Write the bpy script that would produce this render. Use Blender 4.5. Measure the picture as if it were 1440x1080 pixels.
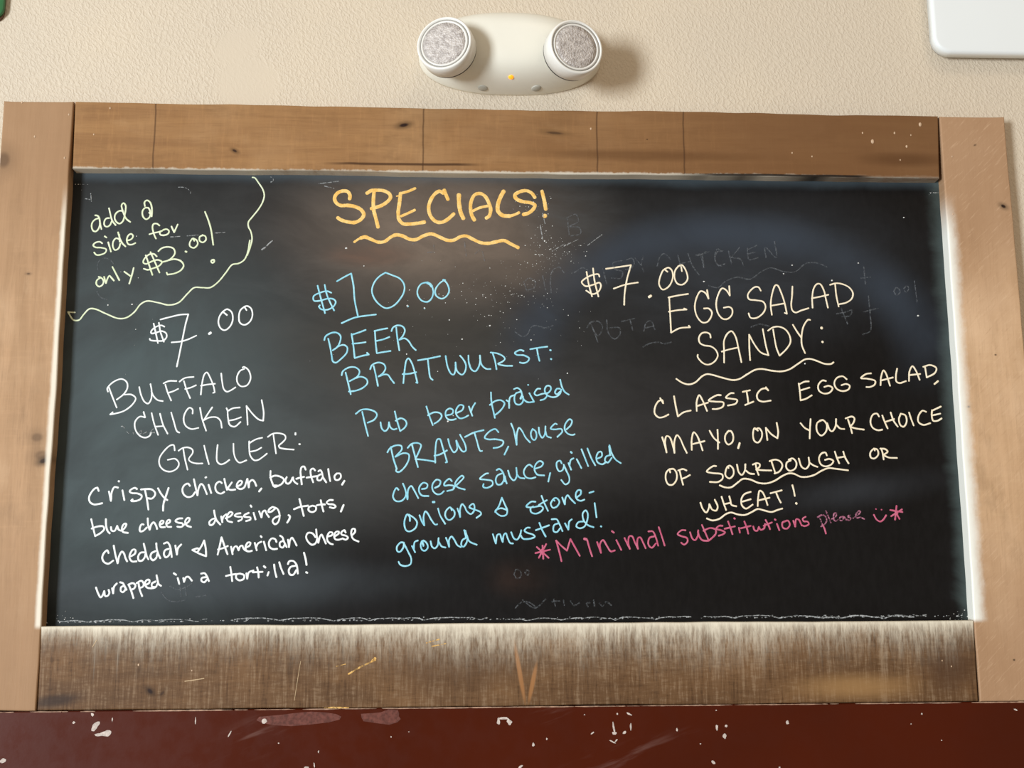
import bpy, bmesh, math, random
from mathutils import Vector, Matrix, noise
random.seed(11)
for o in list(bpy.data.objects): bpy.data.objects.remove(o)
S = bpy.context.scene; COL = S.collection
# ---------------------------------------------------------------- camera
# metres: x right, z up, y into the wall; origin = middle of the writing surface
cam = bpy.data.objects.new('camera', bpy.data.cameras.new('camera')); COL.objects.link(cam)
cam.data.sensor_width = 36; cam.data.lens = 1652.17 / 1440 * 36; cam.data.clip_start = .05
_r, _u, _f = (.99893292, -.04577985, -.00610101), (-.00214936, -.17803882, .98402112), (.04613456, .98295798, .17794724)
cam.matrix_world = Matrix(((_r[0], _u[0], -_f[0], -.0779), (_r[1], _u[1], -_f[1], -1.6208), (_r[2], _u[2], -_f[2], -.2807), (0, 0, 0, 1)))
S.camera = cam
# ---------------------------------------------------------------- world, lights, exposure
w = bpy.data.worlds.new('world'); S.world = w; w.use_nodes = True
bg = w.node_tree.nodes['Background']; bg.inputs[0].default_value = (1.0, .82, .64, 1); bg.inputs[1].default_value = .37
def area(name, loc, target, sx, sy, power, col):
    l = bpy.data.lights.new(name, 'AREA'); l.shape = 'RECTANGLE'; l.size = sx; l.size_y = sy; l.energy = power; l.color = col
    o = bpy.data.objects.new(name, l); COL.objects.link(o); o.location = loc
    o.rotation_euler = (Vector(target) - Vector(loc)).to_track_quat('-Z', 'Y').to_euler(); return o
area('window_light', (-4.5, -5.0, -.35), (0, 0, .1), 1.4, 2.0, 480, (.90, .98, 1.06))
area('ceiling_light', (.9, -2.2, 2.6), (.2, 0, 0), 1.2, .8, 14, (1.0, .84, .66))
vs = S.view_settings; vs.view_transform = 'Standard'; vs.look = 'None'; vs.gamma = 1; vs.use_curve_mapping = False; vs.exposure = 0.0
S.display_settings.display_device = 'sRGB'
# ---------------------------------------------------------------- node helper
class NT:
    def __init__(s, name, rough=.6, spec=.5):
        s.m = bpy.data.materials.new(name); s.m.use_nodes = True; s.t = s.m.node_tree
        s.b = s.t.nodes['Principled BSDF']; s.b.inputs['Roughness'].default_value = rough
        s.b.inputs['Specular IOR Level'].default_value = spec
        tc = s.t.nodes.new('ShaderNodeTexCoord'); s.P = tc.outputs['Object']
        sp = s.n('ShaderNodeSeparateXYZ', {0: s.P}); s.x, s.y, s.z = sp.outputs
    def n(s, ty, ins={}, **kw):
        k = s.t.nodes.new(ty)
        for a, v in kw.items(): setattr(k, a, v)
        for i, v in ins.items():
            if isinstance(v, bpy.types.NodeSocket): s.t.links.new(v, k.inputs[i])
            else: k.inputs[i].default_value = v
        return k
    def m_(s, op, a, b=0., c=0.): return s.n('ShaderNodeMath', {0: a, 1: b, 2: c}, operation=op).outputs[0]
    def mul(s, a, b): return s.m_('MULTIPLY', a, b)
    def add(s, a, b): return s.m_('ADD', a, b)
    def sub(s, a, b): return s.m_('SUBTRACT', a, b)
    def ramp(s, v, a, b, lo=0., hi=1.):
        return s.n('ShaderNodeMapRange', {0: v, 1: a, 2: b, 3: lo, 4: hi}, interpolation_type='SMOOTHSTEP').outputs[0]
    def vec(s, scale, off=(0, 0, 0), rot=(0, 0, 0)):
        p = s.n('ShaderNodeMapping', {0: s.P, 2: rot}).outputs[0] if any(rot) else s.P      # turn first, then stretch
        return s.n('ShaderNodeMapping', {0: p, 1: off, 3: scale}).outputs[0]
    def noise(s, v, sc, det=3, rough=.55, dist=0):
        return s.n('ShaderNodeTexNoise', {'Vector': v, 'Scale': sc, 'Detail': det, 'Roughness': rough, 'Distortion': dist}).outputs[0]
    def mix(s, f, a, b):
        k = s.n('ShaderNodeMix', data_type='RGBA')
        for i, v in ((0, f), (6, a), (7, b)):
            if isinstance(v, bpy.types.NodeSocket): s.t.links.new(v, k.inputs[i])
            else: k.inputs[i].default_value = v if i == 0 else tuple(v) + (1,)
        return k.outputs[2]
    def blob(s, x, z, rx, rz, rot=0., soft=1.):
        # 1 in the middle of an elliptical stain, 0 outside
        dx, dz = s.sub(s.x, x), s.sub(s.z, z); c, d = math.cos(rot), math.sin(rot)
        u = s.m_('DIVIDE', s.add(s.mul(dx, c), s.mul(dz, d)), rx); v = s.m_('DIVIDE', s.sub(s.mul(dz, c), s.mul(dx, d)), rz)
        rr = s.m_('SQRT', s.add(s.mul(u, u), s.mul(v, v)))
        return s.ramp(rr, 1 - soft, 1., 1., 0.)
    def ring(s, x, z, rx, rz, wd):
        u, v = s.m_('DIVIDE', s.sub(s.x, x), rx), s.m_('DIVIDE', s.sub(s.z, z), rz); rr = s.m_('SQRT', s.add(s.mul(u, u), s.mul(v, v)))
        return s.ramp(s.m_('ABSOLUTE', s.sub(rr, 1.)), 0., wd, 1., 0.)
    def col(s, v):
        if isinstance(v, bpy.types.NodeSocket): s.t.links.new(v, s.b.inputs['Base Color'])
        else: s.b.inputs['Base Color'].default_value = tuple(v) + (1,)
    def bump(s, h, st, d):
        k = s.n('ShaderNodeBump', {'Height': h, 'Strength': st, 'Distance': d}); s.t.links.new(k.outputs[0], s.b.inputs['Normal'])
    def rough(s, v): s.t.links.new(v, s.b.inputs['Roughness'])
def plain(name, c, rough=.6, spec=.5, var=.0, vs_=300, bump=0):
    k = NT(name, rough, spec)
    if var or bump:
        nz = k.noise(k.P, vs_, 4)
        k.col(k.mix(k.ramp(nz, .3, .7), tuple(v * (1 - var) for v in c), tuple(min(1, v * (1 + var)) for v in c)))
        if bump: k.bump(nz, bump, .001)
    else: k.col(c)
    return k.m
# ---------------------------------------------------------------- object helpers
def link(name, bm, mats, parent=None, smooth=True, loc=(0, 0, 0)):
    me = bpy.data.meshes.new(name); bmesh.ops.recalc_face_normals(bm, faces=bm.faces); bm.to_mesh(me); bm.free()
    for m in (mats if isinstance(mats, (list, tuple)) else [mats]): me.materials.append(m)
    for p in me.polygons: p.use_smooth = smooth
    o = bpy.data.objects.new(name, me); COL.objects.link(o); o.parent = parent; o.location = loc
    return o
def empty(name, loc, label, cat):
    o = bpy.data.objects.new(name, None); COL.objects.link(o); o.location = loc; o.empty_display_size = .05
    o['label'] = label; o['category'] = cat; return o
def shift(bm, v):
    bmesh.ops.translate(bm, verts=bm.verts, vec=v); return bm
def lathe(prof, n=64, mat=0):
    # profile (radius, height) turned about +Z
    bm = bmesh.new(); rings = []
    for r, h in prof:
        if r <= 1e-6: rings.append([bm.verts.new((0, 0, h))])
        else: rings.append([bm.verts.new((r * math.cos(2 * math.pi * i / n), r * math.sin(2 * math.pi * i / n), h)) for i in range(n)])
    for A, B in zip(rings, rings[1:]):
        for i in range(n):
            j = (i + 1) % n
            if len(A) == 1: bm.faces.new((A[0], B[i], B[j]))
            elif len(B) == 1: bm.faces.new((A[i], A[j], B[0]))
            else: bm.faces.new((A[i], A[j], B[j], B[i]))
    return bm
def plate(outline, layers):
    # outline [(x,z)] counter-clockwise seen from the room; layers [(inset, y)] from back to front, capped both ends
    bm = bmesh.new(); n = len(outline); P = [Vector((x, z)) for x, z in outline]
    nr = []
    for i in range(n):
        t = (P[(i + 1) % n] - P[i - 1]).normalized(); nr.append(Vector((-t.y, t.x)))
    rings = [[bm.verts.new((P[i].x + nr[i].x * d, y, P[i].y + nr[i].y * d)) for i in range(n)] for d, y in layers]
    for A, B in zip(rings, rings[1:]):
        for i in range(n):
            j = (i + 1) % n; bm.faces.new((A[i], A[j], B[j], B[i]))
    bm.faces.new(rings[0]); bm.faces.new(rings[-1]); return bm
def side(p, q, n, amp, seed):
    # a slightly wavy sawn edge from p to q
    p, q = Vector(p), Vector(q); t = (q - p).normalized(); nn = Vector((-t.y, t.x)); L = (q - p).length; o = []
    for i in range(n):
        s = i / n
        o.append(p + (q - p) * s + nn * amp * (noise.noise((s * L * 6, seed, .3)) + .5 * noise.noise((s * L * 25, seed, 5.3))) * min(1, 8 * s, 8 * (1 - s)))
    return o
# ---------------------------------------------------------------- materials of the setting
WY, FY, TY = .004, -.020, -.0215          # wall face, frame face, wainscot face
k = NT('painted_plaster', .55, .3)
v = k.vec((1, 1, .62), rot=(0, .45, 0))
h1 = k.noise(v, 260, 2, .5, .6); h2 = k.noise(k.P, 620, 2, .5)
patch = k.m_('MAXIMUM', k.blob(-0.3860, 0.4578, .055, .05, 0, .35), k.blob(-0.4033, 0.5149, .05, .035, .6, .5))
h = k.mul(k.add(k.ramp(h1, .38, .72), k.mul(h2, .25)), k.sub(1., k.mul(patch, .8)))
big = k.noise(k.P, 3.0, 3)
k.col(k.mix(k.ramp(big, .35, .65), (.635, .545, .42), (.67, .57, .43)))
k.bump(h, .42, .0016); M_wall = k.m

# wainscot: maroon gloss paint with pale rubbed streaks
k = NT('maroon_paint', .38, .12)
st = k.noise(k.vec((3, 1, 22), rot=(0, .35, 0)), 3, 4, .6); cl = k.noise(k.P, 5, 3)
rub = k.mul(k.ramp(st, .5, .72), k.m_('MAXIMUM', k.m_('MAXIMUM', k.blob(-0.3545, -0.4674, .09, .035, .5), k.blob(0.1266, -0.4911, .14, .02, .3)), k.mul(k.blob(0.0470, -0.4338, .04, .02, 0), .8)))
sheen = k.ramp(k.x, -.75, -.2, .36, 0.)  # paler left end: the window's reflection painted into the colour
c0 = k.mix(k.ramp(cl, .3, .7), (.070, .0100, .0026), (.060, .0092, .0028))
c0 = k.mix(k.mul(sheen, k.ramp(k.noise(k.P, 4, 2), .25, .65, .8, 1.)), c0, (.105, .036, .027))
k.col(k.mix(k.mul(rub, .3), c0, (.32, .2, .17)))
k.rough(k.ramp(k.noise(k.P, 40, 4), .3, .7, .28, .42)); k.bump(k.noise(k.P, 60, 3), .08, .002); M_maroon = k.m
M_chip = plain('bare_plaster_chip', (.58, .50, .44), .8, .2, .2, 300)
M_edge = plain('worn_edge', (.36, .225, .15), .7, .3, .35, 120)

def wood(name, axis, dark, mid, lite, knots=(), dust=None, scale=1., cross=0., rough=.55, extra=None):
    k = NT(name, rough, .18)
    sc = (2.2, 20, 34) if axis == 'x' else (34, 20, 2.2)
    g1 = k.noise(k.vec(sc, (3.7 * len(name), 1, 2)), 1.6 * scale, 5, .6, .6)
    g2 = k.noise(k.vec(tuple(a * 4 for a in sc)), 3.0, 3, .6)
    b1 = k.noise(k.P, 5, 4, .6)
    c = k.mix(k.ramp(g1, .32, .7), dark, mid)
    c = k.mix(k.mul(k.ramp(b1, .42, .72), .75), c, lite)
    c = k.mix(k.mul(k.ramp(g2, .5, .75), .22), c, tuple(a * .55 for a in dark))
    # saw marks across the grain
    cr = k.noise(k.vec((190, 20, 22) if axis == 'x' else (22, 20, 190)), 1., 3, .7)
    mo = k.noise(k.vec((9, 5, 22) if axis == 'x' else (22, 5, 9), (4, 7, 1)), 1.4, 5, .65)
    c = k.mix(k.mul(k.ramp(mo, .5, .78), .45), c, tuple(a * .62 for a in dark)); c = k.mix(k.mul(k.ramp(mo, .24, .45, 1., 0.), .4), c, lite)
    c = k.mix(k.mul(k.ramp(cr, .52, .72), cross), c, tuple(min(1, a * 1.9) for a in mid))
    c = k.mix(k.mul(k.ramp(cr, .30, .46, 1., 0.), cross), c, tuple(a * .6 for a in dark))
    if extra: c = extra(k, c)
    for (x, z), rx, rz, rot, st in knots:
        nb = k.blob(x, z, rx, rz, rot, .9); c = k.mix(k.mul(nb, st), c, tuple(a * .30 for a in dark))
        c = k.mix(k.mul(k.blob(x, z, rx * .38, rz * .38, rot, .6), min(1, st * 1.2)), c, (.02, .008, .006))
    if dust: c = dust(k, c)
    k.col(c); k.bump(k.add(k.mul(g1, .5), k.add(k.mul(g2, .35), k.mul(cr, .1 + cross))), .22, .0015)
    return k.m
LIP = (.74, .69, .57)
def dust_bottom(k, c):       # chalk dust that has trickled down the lower rail
    z0 = -.3165
    stk = k.noise(k.vec((60, 5, 1.2)), 1., 4, .7); brd = k.noise(k.vec((5, 1, 1)), 1., 2)
    grain = k.noise(k.vec((420, 50, 160)), 1., 3, .7)
    d = k.sub(z0, k.z)
    edge = k.mul(k.ramp(k.x, -.66, -.25, .5, 1.), k.ramp(k.x, .56, .665, 1., .5))
    l1 = k.mul(k.add(.010, k.add(k.mul(k.ramp(brd, .3, .7), .010), k.mul(k.ramp(stk, .4, .8), .012))), edge)
    cov = k.m_('POWER', 2.718, k.mul(k.m_('DIVIDE', d, l1), -1.))
    w1 = k.noise(k.vec((330, 40, 60)), 1., 3, .7); w3 = k.noise(k.vec((110, 5, 2.5), (3, 0, 0)), 1., 3, .65)
    gr = k.ramp(k.add(k.mul(w1, .6), k.mul(w3, .4)), .34, .66)
    f = k.m_('MAXIMUM', k.add(cov, k.mul(k.mul(k.sub(gr, .52), 1.7), k.mul(cov, k.sub(1.08, cov)))), 0.)
    thin = k.mul(k.ramp(w3, .62, .72), k.mul(k.ramp(d, .0, .09, 1., 0.), .35))
    f = k.mul(f, k.ramp(d, .03, .085, 1., .15))
    f = k.m_('MINIMUM', k.m_('MAXIMUM', k.mul(f, .92), thin), .94)
    return k.mix(f, c, (.84, .77, .61))
def dust_side(x0, s, wd, colr, amt):
    def fn(k, c):
        d = k.mul(k.sub(k.x, x0), s)     # distance from the inner edge, into the board
        e = k.noise(k.vec((90, 20, 60)), 1., 4, .7); e2 = k.noise(k.vec((1, 1, 6)), 1., 3)
        ww = k.mul(k.add(.45, k.add(k.mul(e, .7), k.mul(e2, .5))), wd)
        f = k.ramp(k.m_('DIVIDE', d, ww), .15, 1., 1., 0.)
        lim = k.mul(k.ramp(k.z, .30, .22), k.ramp(k.z, -.321, -.313))
        if s < 0: lim = k.mul(lim, k.ramp(k.y, -.0165, -.0195))
        return k.mix(k.mul(k.mul(f, lim), amt), c, colr)
    return fn
def dust_top(k, c):
    e = k.noise(k.vec((70, 30, 30)), 1., 4, .7); d = k.sub(k.z, .3165)
    f = k.ramp(k.m_('DIVIDE', d, k.add(.0016, k.mul(k.ramp(e, .3, .75), .0038))), 0., 1., 1., 0.)
    f = k.mul(f, k.ramp(k.x, .30, .52, 1., .12))
    under = k.mul(k.ramp(k.z, .3168, .3160), k.ramp(k.noise(k.vec((50, 120, 40)), 1, 4, .7), .35, .6, .25, .8))
    c = k.mix(k.mul(under, .8), c, (.30, .29, .25))
    c = k.mix(k.mul(f, .8), c, LIP)
    cn = k.noise(k.vec((9, 1, 1)), 1., 3); cz = k.add(.3172, k.mul(k.sub(cn, .5), .004))
    cr = k.mul(k.ramp(k.m_('ABSOLUTE', k.sub(k.z, cz)), .0008, .0022, 1., 0.), k.mul(k.ramp(k.x, .22, .30), k.ramp(k.x, .50, .53, 1., 0.)))
    return k.mix(k.mul(cr, .95), c, (.012, .008, .006))
def faded(colr, amt):      # the stain has gone darker towards both ends of a stile
    def fn(k, c):
        n = k.noise(k.vec((3, 1, 1.6)), 1.6, 4, .6); zz = k.add(k.z, k.mul(k.sub(n, .5), .34))
        e = k.m_('MAXIMUM', k.ramp(zz, .05, .36), k.ramp(zz, -.15, -.38)); return k.mix(k.mul(e, amt), c, colr)
    return fn
def cracks_top(k, c):
    nn = k.noise(k.vec((2, 1, 6)), 1.6, 4, .6)
    c = k.mix(k.mul(k.ramp(k.add(k.x, k.mul(k.sub(nn, .5), .5)), -.25, .5), .82), c, (.150, .068, .026))
    ln = k.m_('ABSOLUTE', k.sub(k.z, k.add(0.3246, k.mul(k.noise(k.vec((4, 1, 1)), 1.5, 3), .008))))
    m = k.mul(k.ramp(ln, .0006, .003, 1., 0.), k.mul(k.ramp(k.x, -0.2844, -0.2241), k.ramp(k.x, -0.0823, -0.0314, 1., 0.)))
    c = k.mix(k.mul(m, .85), c, (.05, .02, .008))
    bd = k.blob(0.1859, 0.3452, .24, .012, -.01, .8); c = k.mix(k.mul(bd, .55), c, (.10, .042, .014))
    bd = k.blob(0.5744, 0.3431, .09, .016, 0, .8); c = k.mix(k.mul(bd, .6), c, (.085, .034, .011))
    for xx in (-0.1283, -0.5092, 0.1230, 0.2496):
        l2 = k.m_('ABSOLUTE', k.sub(k.x, k.add(xx, k.mul(k.sub(k.noise(k.vec((1, 1, 20)), 1, 2), .5), .006)))); c = k.mix(k.mul(k.ramp(l2, .0004, .0018, 1., 0.), .65), c, (.06, .026, .011))
    return c
M_top = wood('stained_rail_wood', 'x', (.275, .140, .056), (.345, .183, .073), (.405, .235, .108),
    [((-0.1560, 0.3869), .022, .009, .2, .8), ((-0.3954, 0.3452), .012, .006, -.5, .7), ((0.0612, 0.3777), .04, .007, -.08, .45), ((0.1954, 0.3696), .002, .0015, 0, 1)], dust_top, 1.1, .10, extra=cracks_top)
def worn_low(k, c):
    b = k.noise(k.vec((9, 1, 14)), 1., 4)
    c = k.mix(k.mul(k.ramp(b, .5, .75), .3), c, (.27, .14, .055))
    w1 = k.noise(k.vec((330, 40, 26)), 1., 3, .7); w2 = k.noise(k.vec((60, 40, 300)), 1., 3, .7); w3 = k.noise(k.vec((90, 5, 3), (1, 0, 2)), 1., 3, .7)
    wv = k.add(k.mul(w1, .5), k.add(k.mul(w2, .3), k.mul(w3, .35)))
    c = k.mix(k.mul(k.ramp(wv, .56, .72), .5), c, (.33, .225, .135)); c = k.mix(k.mul(k.ramp(wv, .42, .56, 1., 0.), .55), c, (.040, .017, .006))
    c = k.mix(k.mul(k.blob(-0.0806, -0.3701, .16, .05, 0, .9), .5), c, (.075, .036, .016))
    c = k.mix(k.mul(k.blob(0.5853, -0.3805, .06, .05, 0, .9), .75), c, (.075, .036, .018))
    c = k.mix(k.mul(k.blob(0.4565, -0.4028, .12, .025, 0, .9), .75), c, (.34, .19, .075))
    for x, z, rx, rot in ((0.0052, -0.3804, .052, 1.74), (0.0222, -0.3934, .034, 1.36)):
        c = k.mix(k.mul(k.blob(x, z, rx, .0040, rot, .6), .85), c, (.36, .165, .060))
    return k.mix(k.mul(k.blob(-0.6005, -0.4108, .05, .012, .12, .8), .8), c, (.03, .018, .014))
M_low = wood('worn_rail_wood', 'x', (.118, .060, .026), (.152, .079, .034), (.185, .096, .041),
    [((-0.4783, -0.3995), .014, .008, -.7, .8), ((-0.4626, -0.4024), .012, .006, .8, .4)], dust_bottom, 1., .0, extra=worn_low)
M_left = wood('honey_stile_wood', 'z', (.40, .240, .125), (.50, .305, .165), (.585, .385, .225),
    [((-0.6345, -0.0973), .017, .010, .4, 1.), ((-0.6378, -0.0896), .03, .022, .2, .3), ((-0.6714, 0.1626), .008, .004, 0, .45), ((-0.6450, -0.0655), .026, .02, 0, .3), ((-0.7166, 0.3277), .03, .04, 0, .35)], dust_side(-.6275, -1, .0062, (.90, .84, .70), .8), 1., .045, extra=faded((.33, .19, .098), .75))
def saw_diag(k, c):          # slanting circular-saw scratches
    c = faded((.37, .215, .118), .8)(k, c)
    n = k.noise(k.vec((34, 1, 330), rot=(0, .78, 0)), 1., 3, .65)
    c = k.mix(k.mul(k.ramp(n, .54, .74), .26), c, (.80, .57, .37)); return k.mix(k.mul(k.ramp(n, .28, .44, 1., 0.), .22), c, (.33, .18, .09))
M_right = wood('pale_stile_wood', 'z', (.53, .335, .185), (.63, .405, .23), (.73, .50, .31),
    [((0.7142, 0.2734), .013, .008, -.5, .8), ((0.6848, 0.0527), .003, .002, 0, .9), ((0.6399, -0.0220), .004, .003, 0, .6), ((0.6762, -0.3695), .003, .0025, 0, .9), ((0.6793, 0.3668), .005, .003, .4, .5)], dust_side(.6245, 1, .022, (.93, .94, .86), .95), 1., .045, extra=saw_diag)

# writing surface: dark slate paint with erased chalk haze in big smears
k = NT('chalkboard_slate', .5, .16)
sm = k.noise(k.vec((3.2, 1, 4.2), rot=(0, .5, 0)), 1.3, 5, .6, .8); sm2 = k.noise(k.vec((7, 1, 16), (2, 1, 4), (0, -.15, 0)), 1.2, 5, .65, .5)
fine = k.noise(k.vec((60, 10, 22)), 2., 4, .65)
c = k.mix(k.ramp(fine, .3, .7), (.0046, .0040, .0038), (.0070, .0062, .0060))
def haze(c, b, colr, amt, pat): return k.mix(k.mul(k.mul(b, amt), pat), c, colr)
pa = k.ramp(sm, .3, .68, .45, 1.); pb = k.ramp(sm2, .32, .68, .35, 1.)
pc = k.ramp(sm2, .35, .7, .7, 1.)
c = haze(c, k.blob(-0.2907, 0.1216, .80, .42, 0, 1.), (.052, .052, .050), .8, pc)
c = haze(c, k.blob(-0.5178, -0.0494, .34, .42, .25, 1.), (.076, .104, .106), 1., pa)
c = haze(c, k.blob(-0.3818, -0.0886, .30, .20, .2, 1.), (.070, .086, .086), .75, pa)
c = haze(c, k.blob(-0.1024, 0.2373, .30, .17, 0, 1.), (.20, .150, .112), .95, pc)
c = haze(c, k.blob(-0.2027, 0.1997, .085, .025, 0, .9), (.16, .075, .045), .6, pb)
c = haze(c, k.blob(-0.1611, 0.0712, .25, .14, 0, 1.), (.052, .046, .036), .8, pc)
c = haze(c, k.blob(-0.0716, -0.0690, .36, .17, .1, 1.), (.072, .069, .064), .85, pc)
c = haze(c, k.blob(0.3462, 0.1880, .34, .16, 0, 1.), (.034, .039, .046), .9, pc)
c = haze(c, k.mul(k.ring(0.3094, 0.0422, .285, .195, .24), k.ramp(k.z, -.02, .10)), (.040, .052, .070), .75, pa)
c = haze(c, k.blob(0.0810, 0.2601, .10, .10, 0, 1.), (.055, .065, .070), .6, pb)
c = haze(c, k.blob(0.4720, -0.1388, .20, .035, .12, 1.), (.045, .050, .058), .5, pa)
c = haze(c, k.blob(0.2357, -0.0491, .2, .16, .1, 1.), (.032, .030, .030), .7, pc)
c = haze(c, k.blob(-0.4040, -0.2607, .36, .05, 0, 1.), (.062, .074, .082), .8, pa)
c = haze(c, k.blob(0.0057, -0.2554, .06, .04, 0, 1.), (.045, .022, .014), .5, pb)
e1 = k.ramp(k.add(k.z, k.mul(k.sub(sm, .5), .02)), .300, .320); c = k.mix(k.mul(e1, .5), c, (.085, .115, .135))
e2 = k.ramp(k.add(k.x, k.mul(k.sub(sm2, .5), .03)), .604, .632); c = k.mix(k.mul(e2, .45), c, (.11, .15, .145))

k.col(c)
k.rough(k.ramp(sm2, .3, .7, .46, .56)); k.bump(fine, .05, .0008); M_slate = k.m
# erased haze ends

def chalk(name, c1, c2, alpha=None):
    k = NT(name, .9, .15); g = k.noise(k.P, 900, 3, .7); g2 = k.noise(k.P, 90, 3, .6)
    k.col(k.mix(k.add(k.mul(k.ramp(g, .35, .65), .5), k.mul(k.ramp(g2, .35, .65), .5)), c1, c2)); k.bump(g, .25, .0005)
    if alpha is not None:       # half wiped off: the slate shows between the grains
        a = k.mul(k.ramp(k.noise(k.P, 260, 3, .7), .35, .62), alpha); k.t.links.new(a, k.b.inputs['Alpha'])
    return k.m
CM = {'white': chalk('white_chalk', (.84, .88, .86), (.92, .95, .93)), 'lime': chalk('lime_chalk', (.66, .75, .45), (.84, .89, .68)),
      'orange': chalk('orange_chalk', (.80, .43, .075), (.95, .70, .29)), 'cyan': chalk('blue_chalk', (.20, .57, .72), (.46, .82, .90)),
      'pink': chalk('pink_chalk', (.50, .075, .155), (.62, .18, .27)), 'mauve': chalk('rubbed_pink_chalk', (.42, .13, .22), (.60, .26, .36), .95),
      'cream': chalk('cream_chalk', (.87, .73, .49), (.95, .87, .68)), 'ghost': chalk('erased_chalk', (.20, .22, .24), (.3, .32, .34), .30),
      'pale': chalk('scuffed_chalk', (.5, .53, .53), (.7, .72, .72), .6), 'dust': chalk('chalk_dust', (.62, .63, .60), (.85, .86, .82)), }
# ---------------------------------------------------------------- wall and wainscot
bm = bmesh.new()
bmesh.ops.create_cube(bm, size=1, matrix=Matrix.Translation((0, WY + .05, .35)) @ Matrix.Diagonal((4.4, .1, 2.9, 1)))
o = link('wall_back', bm, M_wall, smooth=False); o['kind'] = 'structure'
(xa, za), (xb, zb) = (-0.6683, -0.4235), (0.6845, -0.4241)
sl = (zb - za) / (xb - xa); zt = lambda x: za + (x - xa) * sl
n = 90; xs = [-1.9 + 3.8 * i / n for i in range(n + 1)]
outl = [(-1.9, -1.1), (1.9, -1.1)] + [(x, zt(x) + .0007 * noise.noise((x * 30, 2, 1))) for x in reversed(xs)]
bm = plate(outl, [(0, WY), (0, TY + .002), (.0012, TY)])
for fc in bm.faces: fc.material_index = 0
def chip(bm, x, z, rx, rz, rot, mi, seed, y=TY):
    n = 14; ring = []
    for i in range(n):
        a = 2 * math.pi * i / n; rr = 1 + .55 * noise.noise((math.cos(a) * 1.3, math.sin(a) * 1.3, seed))
        u, v = rx * rr * math.cos(a), rz * rr * math.sin(a)
        ring.append(bm.verts.new((x + u * math.cos(rot) - v * math.sin(rot), y - .00035, z + u * math.sin(rot) + v * math.cos(rot))))
    base = [bm.verts.new((p.co.x, y + .0006, p.co.z)) for p in ring]
    f = bm.faces.new(ring); f.material_index = mi
    for i in range(n):
        f = bm.faces.new((base[i], base[(i + 1) % n], ring[(i + 1) % n], ring[i])); f.material_index = mi
CH = [((-0.5458, -0.4434), 4.5, 8, -.6), ((-0.5318, -0.4516), 10, 4.5, .15), ((-0.5398, -0.4533), 9, 2, 0), ((-0.5503, -0.4283), 2, 3, .5), ((-0.5245, -0.4348), .8, 4, 0), ((-0.5734, -0.4378), 2.2, 2, 0), ((-0.4177, -0.4377), .9, 5, 0), ((-0.3731, -0.4543), 1.2, 5, -.5), ((-0.6605, -0.4845), 5, 3, .5),
      ((-0.3287, -0.4387), 4, 4, .4), ((-0.0234, -0.4419), 2.6, 6, 0), ((-0.0168, -0.4384), 9, 2, 0), ((-0.0093, -0.4430), 3.5, 5, .6), ((0.1287, -0.4526), 1.6, 8, .15), ((0.1295, -0.4590), 3.4, 2.4, 0), ((0.1428, -0.4582), 3, 2, .4), ((0.1514, -0.4511), 1.4, 6, 0), ((0.1499, -0.4347), 4.5, 1.4, -.5), ((0.1265, -0.4698), 6, 1.2, -.5), ((0.1312, -0.4689), 4, 1.1, .8), ((0.1338, -0.4345), 1.3, 2, 0),
      ((0.2661, -0.4532), 2, 5, .1), ((0.2761, -0.4642), 2.8, 4, .2), ((0.2785, -0.4515), 1.8, 2.2, 0), ((0.2659, -0.4313), 1, 1, 0), ((0.2128, -0.4554), 1.6, 2.4, 0), ((0.2435, -0.4738), 1, 1, 0), ((0.3608, -0.4479), 2.2, 3, 0), ((0.5433, -0.4388), 1.4, 1.4, 0), ((0.5279, -0.4515), .9, .9, 0), ((0.6719, -0.4346), 3, 1.2, -.5), ((0.0401, -0.4652), 1.2, 1.8, 0), ((0.0052, -0.4997), 4, 1.6, .6), ((0.2597, -0.4975), 2.2, 3.4, .7), ((-0.2577, -0.4779), 1, 2, 0), ((-0.3095, -0.4666), 1.2, 1, 0), ((-0.1639, -0.4602), 1, 1.2, 0), ((-0.1408, -0.4542), 1, .8, 0), ((0.1003, -0.4586), 4, 1, .6), ((-0.2629, -0.4947), 1, 4, .1), ((-0.2729, -0.4972), 4, 1.4, 0), ((0.3476, -0.5049), 1.4, 1.4, 0), ((0.5679, -0.4730), .9, .9, 0), ((0.0223, -0.4722), 2, 3, 0), ((0.0904, -0.4350), 1, .8, 0)]
for i, ((x, z), rx, rz, rot) in enumerate(CH): chip(bm, x, z, rx * .0008, rz * .0008, rot, 1, i * 3.1, TY - .00001 * i)
for i in range(150):                      # little nicks along the painted edge
    x = random.uniform(-.75, .8); chip(bm, x, zt(x) - .0006, random.uniform(.003, .022), random.uniform(.0003, .0008), 0, 2, i + 50.5, TY - .000001 * i)
M_tape = plain('torn_tape', (.135, .045, .034), .3, .4, .3, 200)
for (x, z), rx, rz in (((-0.2800, -0.4356), .052, .008), ((-0.1735, -0.4349), .026, .009)): chip(bm, x, z, rx, rz, .03, 3, x * 7)
o = link('trim_1', bm, [M_maroon, M_chip, M_edge, M_tape], smooth=False); o['kind'] = 'structure'
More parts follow.
